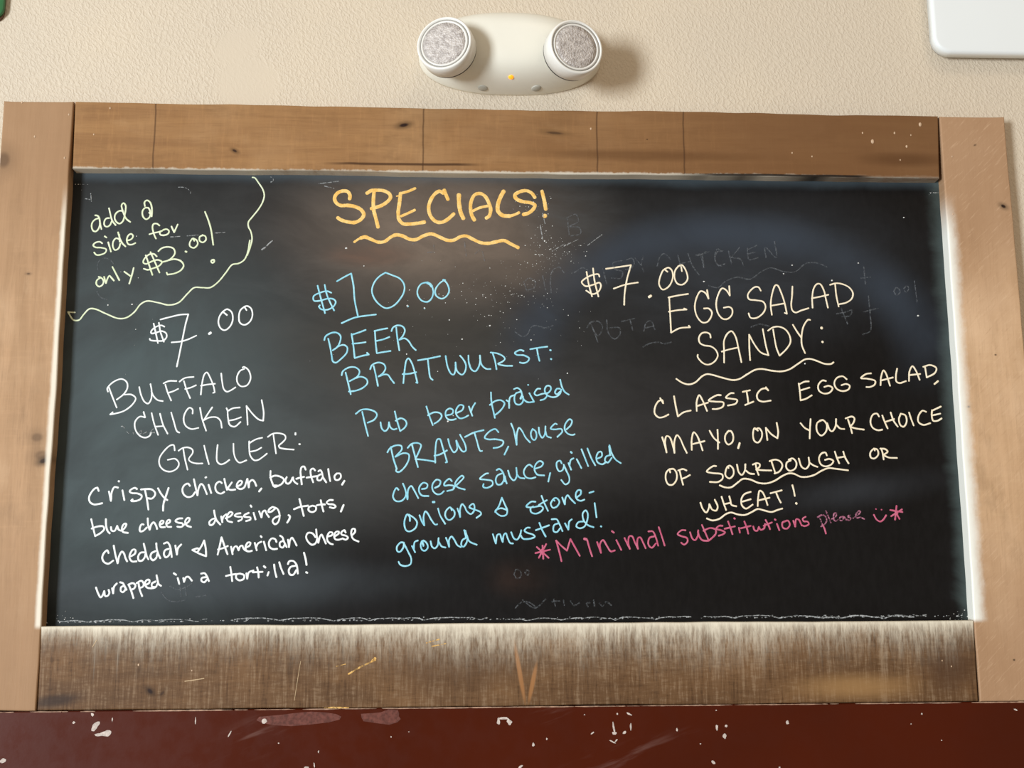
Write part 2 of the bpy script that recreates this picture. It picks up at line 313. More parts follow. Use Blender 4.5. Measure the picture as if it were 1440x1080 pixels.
# ---------------------------------------------------------------- chalkboard
CB = Vector((0, 0, 0))
board = empty('chalkboard', CB, 'framed wall chalkboard with handwritten pub specials and a rough brown wood frame', 'chalkboard')
hw, hh = .6275, .3180
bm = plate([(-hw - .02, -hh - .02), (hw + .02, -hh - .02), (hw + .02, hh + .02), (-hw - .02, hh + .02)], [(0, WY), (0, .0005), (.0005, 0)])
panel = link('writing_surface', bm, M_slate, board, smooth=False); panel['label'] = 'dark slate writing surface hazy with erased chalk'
def plank(name, corners, mat, seeds, amps=(.0012,) * 4, drips=()):
    (a, b, c, d) = corners            # bl, br, tr, tl on the frame face
    o = []
    for i, (p, q) in enumerate(((a, b), (b, c), (c, d), (d, a))):
        n = max(8, int((Vector(q) - Vector(p)).length / .012)); o += side(p, q, n, amps[i], seeds + i * 7.7)
    bm = plate(o, [(0, WY), (0, FY + .0022), (.0006, FY + .0008), (.0016, FY + .0001), (.0032, FY)])
    for (x, z), r in drips:
        bb = bmesh.ops.create_icosphere(bm, subdivisions=2, radius=1, matrix=Matrix.Translation((x, FY, z)) @ Matrix.Diagonal((r * .9, r * .6, r * 1.25, 1)))
        for vv in bb['verts']:
            for fc in vv.link_faces: fc.material_index = 1
    ob = link(name, bm, [mat, M_drip], board)
    for p in ob.data.polygons: p.use_smooth = False
    return ob
M_drip = plain('paint_drip', (.55, .38, .24), .4, .5, .1)
plank('frame_rail', [(-0.6210, 0.3167), (0.6230, 0.3153), (0.6278, 0.4115), (-0.6230, 0.4167)], M_top, 1., (.0016, .0003, .0022, .0003),
      [((0.5270, 0.3705), .0028), ((0.5997, 0.3978), .0026), ((0.5606, 0.3841), .0016), ((0.5130, 0.3835), .0013), ((0.5772, 0.3634), .0018), ((0.5664, 0.3425), .0011), ((0.4072, 0.3515), .0012), ((0.4362, 0.3464), .0012), ((0.1139, 0.3849), .0015), ((0.5848, 0.3811), .0011), ((-0.5731, 0.4071), .0014), ((-0.5938, 0.3673), .0012)]).name
plank('frame_rail', [(-0.6219, -0.4228), (0.6228, -0.4236), (0.6247, -0.3167), (-0.6238, -0.3157)], M_low, 5., (.0012, .0003, .001, .0003),
      [((-0.4947, -0.3659), .0014), ((-0.4253, -0.3738), .001), ((0.5770, -0.3696), .001), ((0.5892, -0.3772), .001)])
plank('frame_stile', [(-0.7151, -0.4209), (-0.6237, -0.4232), (-0.6250, 0.4166), (-0.7228, 0.4163)], M_left, 9., (.0006, .0015, .001, .0016),
      [((-0.6969, 0.4140), .0015), ((-0.6303, 0.3967), .0014), ((-0.6757, 0.3631), .0016), ((-0.6323, 0.3318), .0016)])
plank('frame_stile', [(0.6252, -0.4241), (0.7274, -0.4242), (0.7272, 0.4117), (0.6299, 0.4109)], M_right, 13., (.0006, .0015, .001, .0012), [((0.6440, 0.3488), .0012), ((0.6385, 0.2608), .001)])
CHALK = [
  ('chalk_note', 'lime', """2.6:-5852,2503 -5907,2485 -5948,2438 -5955,2374 -5930,2316 -5896,2305 -5860,2340 -5842,2421 -5852,2491;2.6:-5915,2543 -5882,2538 -5855,2503 -5839,2421 -5816,2340;2.6:-5715,2504 -5758,2498 -5783,2451 -5775,2393 -5741,2376 -5703,2399 -5679,2458;2.6:-5728,2650 -5707,2574 -5674,2470 -5621,2400;2.6:-5527,2611 -5582,2611 -5630,2569 -5641,2505 -5612,2447 -5567,2424 -5525,2459 -5506,2530 -5494,2623 -5498,2694 -5528,2728 -5554,2699 -5545,2646 -5520,2576 -5477,2495 -5419,2449;2.6:-5793,2131 -5828,2154 -5887,2142 -5918,2102 -5883,2073 -5806,2068 -5734,2045 -5742,1999 -5812,1964 -5866,1963 -5899,1998;2.6:-5712,2149 -5666,2011;2.6:-5766,2236 -5738,2217;2.6:-5555,2191 -5605,2208 -5641,2162 -5643,2086 -5612,2035 -5564,2058 -5541,2133;2.6:-5582,2296 -5550,2203 -5513,2134 -5467,2088;2.6:-5564,2261 -5553,2157;2.6:-5449,2178 -5417,2183 -5385,2204 -5370,2245 -5399,2274 -5437,2250 -5455,2181 -5430,2123 -5380,2117 -5332,2141"""),
  ('chalk_note', 'lime', """2.6:-5175,2661 -5220,2661 -5256,2614 -5246,2532 -5200,2491 -5152,2527 -5151,2615 -5175,2661;2.6:-5226,2684 -5235,2743 -5203,2773 -5157,2744 -5131,2674 -5123,2603 -5125,2533;2.6:-5163,2589 -5143,2574;2.6:-5008,2400 -5048,2428 -5092,2422 -5106,2381 -5092,2311 -5067,2242 -5048,2207;2.6:-5145,2270 -5091,2288 -5014,2306 -4966,2324;2.6:-4966,2324 -4998,2301 -4990,2266 -4946,2257 -4886,2278 -4871,2319 -4906,2348 -4955,2336;2.6:-4841,2389 -4799,2302! -4754,2419"""),
  ('chalk_note', 'lime', """2.6:-5025,1946 -5065,1981 -5131,1975 -5199,1905 -5208,1853 -5168,1836 -5082,1877 -5006,1895 -4950,1866 -4980,1814 -5066,1773 -5142,1750 -5198,1766;2.6:-5180,1963 -5136,1848 -5073,1675;2.6:-5116,2009 -5061,1894 -4976,1710;2.6:-5007,2022 -4959,2068 -4872,2087 -4799,2064 -4774,2000 -4810,1931 -4863,1890 -4939,1866;2.6:-4863,1890 -4776,1908 -4686,1880 -4645,1816 -4680,1747 -4766,1700 -4864,1682! -4877,1711"""),
  ('chalk_note', 'lime', """3.2:-4628,2022 -4613,2016;2.6:-4510,2177 -4532,2214 -4571,2159 -4569,2101 -4512,2075 -4462,2130 -4478,2188 -4529,2217;2.6:-4395,2262 -4436,2240 -4436,2182 -4391,2157 -4348,2197 -4360,2248 -4402,2265;2.6:-4379,2610 -4330,2493 -4285,2353 -4243,2121"""),
  ('chalk_note', 'lime', """2.8:-4256,1896 -4226,1903 -4220,1874 -4244,1857 -4264,1877 -4256,1896"""),
  ('chalk_note', 'lime', """2.6:-5789,1630 -5837,1594 -5842,1537 -5802,1502 -5756,1530 -5746,1588 -5785,1633 -5817,1642;2.6:-5742,1645 -5710,1552! -5693,1617 -5668,1660 -5639,1631 -5602,1589;2.6:-5634,1789 -5528,1596;2.6:-5466,1721 -5380,1659;2.6:-5338,1777 -5360,1662 -5388,1547"""),
  ('chalk_border', 'lime', """2.4:-3727,3131 -3693,3125 -3640,3055 -3575,2954 -3550,2866 -3569,2765 -3627,2653 -3713,2534 -3761,2463 -3758,2393 -3723,2323 -3702,2218 -3721,2101 -3761,1973;2.4:-3731,2195 -3762,1996 -3803,1903 -3879,1852 -3967,1833 -4051,1717 -4156,1578 -4263,1497 -4373,1496 -4483,1495 -4567,1415 -4693,1277 -4823,1242 -4977,1275 -5131,1297 -5216,1251 -5298,1137 -5403,1057 -5511,1045 -5688,1113 -5844,1180 -5920,1179 -5992,1100 -6052,1020 -6128,1020 -6210,1133! -6113,1128"""),
  ('chalk_price', 'white', """2.7:-4872,930 -4916,949 -4995,923 -5053,860 -5046,834 -4991,841 -4906,867 -4844,835 -4835,784 -4876,733 -4961,727 -5059,739 -5066,758;2.7:-5022,974 -4992,860 -4950,695;2.7:-4951,987 -4924,860 -4869,714;2.7:-4932,1032 -4793,1071 -4659,1103 -4549,1110! -4580,976 -4614,760 -4647,544 -4676,362;2.7:-4764,706 -4642,719 -4546,747 -4425,805;4.2:-4251,831 -4228,847;2.7:-4012,1100 -4076,1151;2.7:-4076,1147 -4116,1081 -4128,991 -4091,908 -4035,883 -3963,941 -3930,1043 -3952,1145 -4015,1186 -4076,1147;2.7:-3743,1172 -3776,1223;2.7:-3776,1223 -3829,1172 -3847,1082 -3829,992 -3767,961 -3694,1006 -3660,1096 -3682,1198 -3739,1234 -3776,1223"""),
  ('chalk_dish_name', 'white', """2.6:-5598,7 -5611,48 -5574,107 -5497,165 -5417,185 -5350,141 -5338,57 -5382,-26 -5474,-104;2.6:-5592,73 -5533,-68 -5468,-216;2.6:-5381,-34 -5276,-34 -5217,-84 -5254,-167 -5362,-258 -5488,-299 -5552,-311! -5518,-279;2.6:-5177,74 -5147,-34 -5094,-133 -5044,-158 -5007,-100 -5004,16 -5025,116;2.6:-5008,16 -4977,-50 -4918,-108 -4844,-124;2.6:-4848,125 -4776,158 -4671,159;2.6:-4822,108 -4785,0 -4731,-116;2.6:-4777,-8 -4705,17 -4642,50;2.6:-4630,150 -4559,201 -4438,218;2.6:-4570,159 -4527,34 -4474,-82;2.6:-4549,47 -4472,67 -4400,101;2.6:-4330,-32 -4320,118 -4293,252 -4261,282 -4209,202 -4155,68 -4141,1! -4164,-7;2.6:-4335,93 -4246,110 -4141,122;2.6:-4062,269 -4045,152 -4016,43 -3974,10 -3926,27 -3858,72;2.6:-3746,334 -3805,303 -3843,219 -3832,136 -3782,86 -3701,102 -3655,203 -3692,320 -3759,362 -3770,350;2.6:-5100,-274 -5075,-351! -5148,-340 -5209,-414 -5195,-529 -5127,-611 -5054,-631 -4999,-603 -4985,-562;2.6:-4990,-290 -4951,-430 -4887,-595;2.6:-4876,-298 -4829,-447 -4759,-578;2.6:-4932,-480 -4820,-471;2.6:-4724,-282 -4686,-397 -4632,-545 -4599,-562;2.6:-4432,-298 -4435,-240 -4476,-215 -4523,-265 -4551,-364 -4522,-463 -4440,-512 -4343,-496;2.6:-4334,-215 -4300,-364 -4237,-537;2.6:-4166,-208 -4222,-298 -4275,-389! -4196,-351 -4099,-351 -4048,-397 -4025,-496;2.6:-3971,-220 -3953,-261;2.6:-3956,-264 -3885,-223 -3788,-211;2.6:-3957,-248 -3944,-364 -3917,-455 -3851,-479 -3772,-413;2.6:-3922,-393 -3855,-380 -3767,-347;2.6:-3699,-189 -3687,-297 -3674,-454;2.6:-3699,-189 -3614,-297 -3522,-380 -3462,-396! -3460,-280 -3493,-106;2.6:-4652,-808 -4671,-734 -4719,-742 -4796,-816 -4855,-922 -4843,-1020 -4776,-1085 -4687,-1098 -4609,-1052 -4588,-987 -4639,-925 -4742,-938;2.6:-4538,-786 -4511,-917 -4467,-1074;2.6:-4601,-813 -4549,-777 -4474,-767 -4414,-797 -4407,-841 -4457,-928 -4434,-962 -4358,-987 -4267,-988;2.6:-4256,-742 -4224,-862 -4181,-999;2.6:-4073,-732 -4080,-852 -4070,-961 -4026,-999 -3973,-988 -3905,-939;2.6:-3859,-715 -3849,-841 -3819,-928 -3769,-977 -3673,-945;2.6:-3645,-682 -3641,-786 -3622,-885 -3566,-945 -3512,-939 -3449,-896 -3397,-852;2.6:-3644,-710 -3554,-655 -3468,-633;2.6:-3618,-825 -3543,-808 -3475,-770;2.6:-3393,-622 -3329,-578 -3243,-570 -3161,-598 -3149,-644 -3191,-699 -3238,-743 -3227,-770 -3161,-787 -3031,-798;2.6:-3318,-589 -3298,-710 -3273,-852;3:-3016,-567 -3015,-591;3:-2961,-721 -2949,-723"""),
  ('chalk_description', 'white', """3.1:-5648,-1363 -5667,-1317! -5698,-1326 -5748,-1385 -5773,-1454 -5756,-1513 -5702,-1545 -5644,-1540 -5592,-1528"""),
  ('chalk_description', 'white', """3.1:-5511,-1369 -5477,-1498;3.1:-5475,-1476 -5473,-1380 -5440,-1310 -5391,-1318;3.1:-5331,-1353 -5298,-1488;3.4:-5389,-1230 -5382,-1232;3.1:-5136,-1338 -5163,-1321 -5215,-1343 -5235,-1370 -5202,-1391 -5128,-1397 -5068,-1429 -5082,-1472 -5144,-1499 -5207,-1496 -5187,-1477;3.1:-5083,-1343 -5024,-1338 -4939,-1343 -4889,-1392 -4898,-1435 -4933,-1467 -4987,-1462;3.1:-5030,-1343 -4996,-1478 -4969,-1617;3.1:-4855,-1327 -4809,-1403 -4758,-1462 -4720,-1489;3.1:-4712,-1322 -4744,-1435 -4771,-1542 -4772,-1633;3.1:-5022,-1819 -5049,-1814 -5073,-1867 -5065,-1910 -5029,-1905 -4978,-1857;3.1:-4973,-1734 -4964,-1820 -4940,-1889! -4922,-1820 -4892,-1788 -4858,-1831 -4840,-1879;3.1:-4811,-1820 -4764,-1799 -4760,-1772 -4787,-1767 -4811,-1810 -4793,-1852 -4735,-1854;3.1:-4716,-1810 -4675,-1789 -4671,-1762 -4697,-1757 -4722,-1799 -4704,-1847 -4651,-1851;3.1:-4508,-1736 -4566,-1741 -4601,-1773 -4563,-1794 -4505,-1805 -4493,-1832 -4524,-1853 -4572,-1848;3.1:-4488,-1827 -4421,-1779 -4412,-1736 -4439,-1731 -4469,-1779 -4445,-1832 -4386,-1854"""),
  ('chalk_description', 'white', """3.1:-5727,-1743 -5701,-1838 -5662,-1971! -5591,-1929 -5546,-1876 -5564,-1841 -5643,-1844 -5715,-1870;3.1:-5532,-1743 -5522,-1839 -5497,-1908 -5469,-1935;3.1:-5458,-1850 -5445,-1898 -5408,-1903 -5375,-1834;3.1:-5374,-1840 -5351,-1887 -5313,-1898 -5263,-1845 -5255,-1808 -5284,-1808 -5310,-1856 -5297,-1914 -5227,-1930"""),
  ('chalk_description', 'white', """3.1:-4425,-1296 -4453,-1264 -4500,-1285 -4525,-1339 -4506,-1409 -4451,-1447 -4393,-1436 -4352,-1382;3.1:-4376,-1204 -4350,-1307 -4319,-1425! -4307,-1329 -4277,-1269 -4250,-1285 -4227,-1329 -4192,-1410;3.1:-4175,-1280 -4134,-1394;3.3:-4222,-1182 -4209,-1177;3.1:-3995,-1259 -4027,-1237 -4069,-1264 -4083,-1318 -4059,-1378 -4005,-1402 -3958,-1378;3.1:-3965,-1199 -3946,-1275 -3922,-1351;3.1:-3861,-1248 -3902,-1310 -3917,-1329 -3874,-1351 -3810,-1346;3.1:-3795,-1308 -3737,-1276 -3722,-1238 -3755,-1227 -3791,-1275 -3784,-1319 -3740,-1340 -3693,-1319 -3668,-1254 -3654,-1200;3.1:-3652,-1200 -3642,-1254 -3629,-1319! -3621,-1243 -3584,-1216 -3556,-1238 -3528,-1298;3.4:-3457,-1332 -3488,-1373"""),
  ('chalk_description', 'white', """3.1:-3341,-1092 -3338,-1179 -3297,-1298;3.1:-3344,-1184 -3280,-1157 -3199,-1174 -3155,-1212 -3180,-1266 -3233,-1298 -3281,-1311 -3289,-1293 -3244,-1293;3.1:-3118,-1177 -3134,-1217 -3124,-1257 -3096,-1268 -3063,-1242 -3034,-1179 -3026,-1217 -3003,-1250 -2970,-1272;3.1:-2862,-1076 -2885,-1033 -2917,-1038 -2932,-1092 -2924,-1179 -2911,-1277;3.1:-2988,-1201 -2935,-1185 -2881,-1174;3.1:-2733,-1087 -2760,-1060 -2792,-1076 -2791,-1147 -2756,-1250;3.1:-2849,-1185 -2774,-1174 -2698,-1163;3.1:-2689,-1098 -2663,-1082 -2640,-1115 -2623,-1180 -2578,-1251;3.1:-2656,-1138 -2698,-1169 -2697,-1218 -2659,-1223 -2631,-1185;3.1:-2555,-1066 -2542,-1147 -2524,-1234;3.1:-2440,-1131 -2467,-1164 -2455,-1213 -2417,-1218 -2380,-1180 -2392,-1131 -2440,-1128;3.3:-2330,-1229 -2362,-1283"""),
  ('chalk_description', 'white', """3.1:-2938,-1477 -2903,-1601 -2873,-1709;3.1:-3009,-1617 -2925,-1585 -2818,-1569;3.1:-2759,-1569 -2807,-1591 -2808,-1634 -2762,-1657 -2714,-1634 -2712,-1585 -2759,-1569;3.1:-2648,-1494 -2630,-1570 -2607,-1650;3.1:-2700,-1564 -2641,-1553 -2587,-1553;3.1:-2481,-1494 -2530,-1494 -2567,-1527 -2539,-1548 -2475,-1554 -2442,-1581 -2468,-1602 -2522,-1591;3.3:-2335,-1560 -2371,-1651;3.3:-3080,-1697 -3060,-1713 -3070,-1756 -3095,-1799;3.1:-4087,-1630 -4074,-1694 -4050,-1759 -3995,-1823;3.1:-4070,-1737 -4114,-1753 -4145,-1790 -4133,-1828 -4101,-1823 -4076,-1791 -4063,-1753;3.1:-3988,-1711 -3969,-1791;3.1:-3973,-1770 -3958,-1716 -3920,-1682;3.1:-3929,-1738 -3861,-1706 -3835,-1668 -3868,-1652 -3909,-1706 -3901,-1770 -3836,-1791;3.1:-3729,-1669 -3787,-1679 -3808,-1701 -3765,-1717 -3706,-1722 -3710,-1754 -3757,-1776;3.1:-3617,-1664 -3670,-1690 -3685,-1712 -3647,-1722 -3594,-1728 -3593,-1755 -3651,-1776;3.1:-3553,-1664 -3524,-1755;3.3:-3597,-1564 -3584,-1583;3.1:-3479,-1643 -3444,-1728! -3431,-1653 -3399,-1632 -3377,-1675 -3343,-1723;3.1:-3305,-1587 -3346,-1621 -3351,-1654 -3313,-1648 -3266,-1611;3.1:-3299,-1584 -3234,-1611 -3200,-1697 -3218,-1793 -3260,-1820 -3293,-1782 -3273,-1740 -3194,-1702"""),
  ('chalk_description', 'white', """3.1:-5471,-2199 -5489,-2162 -5529,-2193 -5552,-2257 -5527,-2315 -5468,-2341 -5403,-2299;3.1:-5408,-2099 -5381,-2215 -5343,-2336! -5327,-2237 -5294,-2179 -5266,-2205 -5242,-2269 -5218,-2311;3.1:-5169,-2243 -5119,-2206 -5116,-2158 -5148,-2153 -5182,-2206 -5190,-2258 -5155,-2311 -5093,-2311;3.1:-5010,-2074 -4984,-2164 -4959,-2249 -4936,-2286;3.1:-4993,-2191 -5046,-2196 -5075,-2248 -5062,-2301 -5020,-2301 -4985,-2249 -4980,-2212;3.1:-4843,-2070 -4833,-2144 -4808,-2218 -4779,-2271;3.1:-4847,-2175 -4898,-2202 -4911,-2254 -4878,-2297 -4837,-2270 -4822,-2212;3.1:-4741,-2075 -4694,-2060 -4661,-2102 -4641,-2176 -4627,-2256;3.1:-4669,-2144 -4721,-2165 -4734,-2218 -4706,-2260 -4665,-2229 -4649,-2166;3.1:-4587,-2102 -4560,-2224! -4548,-2134 -4508,-2087"""),
  ('chalk_description', 'white', """3.1:-4282,-2183 -4233,-2104 -4204,-2035! -4178,-2147 -4169,-2247! -4255,-2215 -4357,-2162! -4289,-2141 -4263,-2151"""),
  ('chalk_description', 'white', """3.1:-4016,-2227 -3994,-2116 -3972,-1993! -3931,-2105 -3884,-2222;3.1:-4014,-2158 -3941,-2137 -3883,-2111;3.1:-3840,-2121 -3816,-2222;3.1:-3820,-2190 -3793,-2122 -3766,-2116 -3738,-2170! -3719,-2117 -3693,-2106 -3670,-2149 -3642,-2175;3.1:-3649,-2138 -3592,-2107 -3582,-2069 -3614,-2064 -3644,-2117 -3637,-2170 -3600,-2186 -3558,-2176;3.1:-3524,-2070 -3494,-2171;3.1:-3506,-2139 -3481,-2080 -3434,-2054;3.1:-3402,-2054 -3367,-2171;3.3:-3447,-1980 -3434,-1994;3.1:-3232,-2060 -3249,-2023 -3297,-2012 -3333,-2065 -3320,-2129 -3272,-2156 -3219,-2151;3.1:-3186,-1975 -3154,-1997 -3131,-2055 -3092,-2130;3.1:-3142,-2045 -3184,-2066 -3182,-2119 -3145,-2135 -3116,-2087;3.1:-3078,-2029 -3062,-2130! -3051,-2045 -3026,-2002 -2993,-2045 -2959,-2109"""),
  ('chalk_description', 'white', """3.1:-2706,-1998 -2750,-1945 -2809,-1939 -2834,-1987 -2811,-2051 -2751,-2099 -2704,-2078 -2684,-2020;3.1:-2701,-1891 -2690,-1977 -2667,-2073! -2647,-1988 -2627,-1961 -2599,-2009 -2565,-2084;3.1:-2535,-1988 -2482,-1967 -2477,-1940 -2515,-1930 -2546,-1978 -2545,-2042 -2506,-2084 -2469,-2095;3.1:-2450,-1989 -2392,-1946 -2392,-1925 -2429,-1925 -2455,-1978 -2438,-2026 -2390,-2032 -2353,-2021;3.1:-2301,-1936 -2317,-1904 -2360,-1936 -2354,-1962 -2295,-1979 -2267,-2005 -2294,-2032 -2342,-2016;3.1:-2220,-1979 -2172,-1925 -2178,-1888 -2210,-1888 -2225,-1947 -2197,-2022 -2122,-2059"""),
  ('chalk_description', 'white', """3.1:-5613,-2654 -5577,-2738 -5543,-2785 -5519,-2759 -5501,-2702! -5482,-2770 -5451,-2765 -5432,-2728 -5444,-2687;3.1:-5399,-2666 -5382,-2734! -5374,-2645 -5339,-2602;3.1:-5298,-2588 -5261,-2599 -5233,-2646 -5207,-2688;3.1:-5244,-2636 -5279,-2651 -5282,-2703 -5255,-2719 -5225,-2688 -5222,-2657;3.1:-5182,-2620 -5146,-2699 -5110,-2798;3.1:-5187,-2620 -5130,-2600 -5092,-2626 -5106,-2668 -5142,-2688;3.1:-5052,-2605 -5032,-2689 -4996,-2773;3.1:-5078,-2600 -5017,-2569 -4984,-2606 -4992,-2647 -5028,-2663;3.1:-4962,-2627 -4911,-2596 -4913,-2559 -4944,-2559 -4968,-2606 -4939,-2658 -4876,-2669 -4824,-2654 -4800,-2607;3.1:-4828,-2580 -4874,-2606 -4872,-2646 -4835,-2654;3.1:-4819,-2497 -4802,-2565 -4784,-2617 -4752,-2638"""),
  ('chalk_description', 'white', """3.1:-4536,-2535 -4512,-2614;3.3:-4591,-2472 -4559,-2493;3.1:-4462,-2535 -4450,-2588! -4426,-2525 -4395,-2520 -4345,-2573"""),
  ('chalk_description', 'white', """3.1:-4228,-2479 -4181,-2474 -4148,-2516 -4119,-2579;3.1:-4158,-2526 -4215,-2537 -4219,-2573 -4181,-2594 -4144,-2556"""),
  ('chalk_description', 'white', """3.1:-3841,-2391 -3822,-2486 -3808,-2581;3.1:-3895,-2512 -3832,-2497 -3759,-2486;3.1:-3706,-2481 -3753,-2492 -3757,-2539 -3713,-2571 -3656,-2550 -3653,-2503 -3706,-2481;3.1:-3622,-2477 -3609,-2550! -3590,-2466 -3528,-2440;3.1:-3482,-2398 -3463,-2467 -3456,-2535;3.1:-3538,-2464 -3474,-2462 -3406,-2459;3.1:-3324,-2462 -3340,-2510;3.3:-3392,-2383 -3370,-2402;3.1:-3255,-2362 -3242,-2447 -3218,-2531;3.1:-3187,-2331 -3163,-2405 -3124,-2490;3.1:-3069,-2358 -3054,-2321 -3001,-2316 -2958,-2359 -2940,-2422 -2933,-2485;3.1:-2968,-2380 -3031,-2395 -3056,-2443 -3039,-2495 -2996,-2501 -2954,-2438;3.1:-2858,-2205 -2832,-2296 -2819,-2370;3.4:-2822,-2467 -2806,-2476"""),
  ('chalk_heading', 'orange', """5.2:-2335,2822 -2330,2872 -2365,2931 -2433,2940 -2511,2906 -2549,2834 -2525,2763 -2462,2723 -2361,2724 -2259,2707 -2168,2660 -2128,2590 -2166,2519 -2255,2471 -2368,2481 -2458,2510 -2498,2539;5.2:-2088,2910 -2026,2949 -1936,2957 -1845,2948 -1765,2901 -1751,2848 -1786,2794 -1876,2728 -2022,2679;5.2:-1986,2941 -1995,2792 -1988,2662 -1952,2521 -1922,2403;4:-1595,2915 -1494,2946 -1397,2991;2:-1663,2869 -1618,2879;5.2:-1607,2915 -1622,2760 -1637,2630 -1625,2523 -1568,2459 -1466,2454 -1353,2467 -1258,2485;4:-1592,2571 -1513,2607 -1400,2665;5.2:-925,2827 -954,2898 -980,2969;5.2:-993,2921 -1045,2950 -1102,2920 -1164,2836 -1202,2705 -1173,2575 -1094,2493 -1014,2484 -935,2524 -839,2613;6:-768,2900 -766,2780 -743,2638 -703,2544;5.2:-544,2521 -581,2592 -601,2711 -589,2806 -538,2902 -458,2921 -390,2880 -333,2773 -310,2678 -333,2583 -373,2553;4:-566,2658 -470,2706 -344,2737;6:-121,2960 -173,2858 -208,2738 -202,2655 -140,2596 -37,2585;4:-37,2585 42,2610 100,2640;5.2:330,2869 285,2934 205,2972 102,2950 39,2902 61,2848 147,2807 261,2790 329,2755 306,2695 237,2635 162,2611;5.2:434,2966 467,2816 486,2691;6.5:467,2597 474,2588"""),
  ('chalk_underline', 'orange', """3.4:-2256,2180 -2195,2225 -2161,2242;5:-2167,2239 -2105,2255 -2015,2220 -1913,2180 -1824,2192 -1746,2252 -1667,2290 -1577,2277 -1464,2225 -1374,2225 -1273,2279 -1160,2309 -1025,2255 -934,2217 -844,2218 -742,2272 -663,2282 -572,2238 -459,2186 -346,2175 -232,2199 -119,2218 -28,2172 85,2114"""),
  ('chalk_price', 'cyan', """2.6:-2565,1432 -2626,1455 -2725,1431 -2813,1379 -2806,1316 -2723,1316 -2613,1346 -2535,1340 -2501,1300 -2533,1231 -2620,1185 -2709,1196 -2737,1233! -2721,1251;2.6:-2761,1535 -2719,1380 -2647,1134;2.6:-2661,1547 -2631,1415 -2578,1289 -2520,1174;2.6:-2490,1600 -2397,1658 -2292,1717! -2255,1532 -2235,1325 -2187,1102;2.6:-2412,992 -2263,1061 -2186,1084 -1932,1120;2.6:-1807,1732 -1895,1673 -1966,1580 -1995,1464 -1957,1349 -1878,1258 -1789,1212 -1689,1247 -1601,1340 -1541,1456 -1542,1560 -1604,1646 -1705,1692 -1807,1732;3.2:-1488,1249 -1484,1239;2.6:-1201,1591 -1223,1591 -1301,1567 -1351,1480 -1345,1399 -1288,1324 -1210,1308 -1154,1354 -1127,1447 -1139,1516;4.5:-1212,1585 -1178,1568 -1150,1533;2.6:-977,1627 -1044,1574 -1099,1481 -1088,1401 -1009,1355 -942,1390 -903,1471 -932,1575 -977,1627;4:-986,1627 -963,1621;2.4:-1251,1212 -1245,1210"""),
  ('chalk_dish_name', 'cyan', """2.6:-2649,746 -2634,798 -2558,849 -2481,855 -2425,810 -2428,730 -2465,651 -2530,600;2.6:-2595,769 -2565,650 -2540,515 -2522,442 -2483,425 -2407,482 -2332,572 -2328,646 -2378,679 -2444,662 -2482,634;2.6:-2271,839 -2246,697 -2220,491! -2122,522 -2023,543! -2051,567;2.6:-2259,828 -2160,862 -2073,897;2.6:-2257,697 -2158,706 -2070,720;2.6:-1945,886 -1932,721 -1913,562! -1814,580 -1720,595;2.6:-1951,880 -1862,903 -1768,921;2.6:-1921,738 -1827,761 -1739,796;2.6:-1712,881 -1691,932 -1625,964 -1552,945 -1524,893 -1551,813 -1600,756! -1528,777 -1472,740 -1416,655 -1366,607;2.6:-1646,933 -1628,779 -1598,603;2.6:-2397,245 -2382,301 -2295,358 -2207,358 -2151,308 -2172,235 -2286,161;2.6:-2343,285 -2313,167 -2266,-23;2.6:-2215,203 -2128,226 -2050,190 -2038,134 -2103,67 -2201,27 -2294,16;2.6:-2003,331 -1976,393 -1889,429 -1811,404 -1789,348 -1821,280 -1884,230! -1809,258 -1754,253 -1709,191 -1665,135;2.6:-1954,381 -1919,235 -1890,95;2.6:-1538,135 -1523,304 -1497,462 -1470,490 -1425,428 -1380,293 -1340,139! -1359,147;2.6:-1551,264 -1457,270 -1358,293;2.6:-1336,461 -1177,490 -1025,523;2.6:-1198,476 -1183,341 -1161,215 -1127,182;2.6:-949,526 -920,370 -871,272 -837,258 -813,314 -810,434! -789,314 -719,258 -678,300 -664,399 -706,484 -747,531;2.6:-629,534 -622,428 -581,329 -532,308 -484,372 -463,471 -467,535;2.6:-467,499 -442,400 -380,344 -317,341;2.6:-316,578 -219,564 -136,521 -115,486 -157,443 -213,415 -122,390 -11,387;2.6:-289,571 -254,457 -234,337;2.6:151,601 102,615 25,572 53,546 157,537 227,494 198,444 135,427 94,437;2.6:242,627 354,647 487,666;2.6:340,630 353,544 373,459;3:524,616 535,612;3:534,488 541,484"""),
  ('chalk_description', 'cyan', """2.6:-2191,-298 -2117,-243 -2022,-236 -1925,-270 -1898,-312 -1937,-381 -2026,-423;2.6:-2103,-271 -2059,-451 -2016,-609;2.6:-1848,-416 -1827,-506 -1785,-540 -1745,-506 -1729,-416;2.6:-1732,-416 -1711,-485 -1669,-517 -1622,-506;2.6:-1652,-263 -1623,-381 -1574,-540! -1513,-492 -1486,-437 -1507,-388 -1569,-360 -1639,-395"""),
  ('chalk_description', 'cyan', """2.6:-1214,-193 -1172,-325 -1123,-457;2.6:-1192,-318 -1103,-276 -1021,-290 -1000,-332 -1041,-395 -1102,-436;2.6:-931,-318 -856,-297 -842,-248 -884,-221 -939,-255 -945,-325 -911,-374 -842,-381 -801,-367;2.6:-787,-283 -712,-241 -698,-185 -746,-171 -794,-227 -801,-297 -746,-360 -677,-346 -629,-318;2.6:-622,-192 -574,-325;2.6:-595,-276 -567,-199 -533,-143"""),
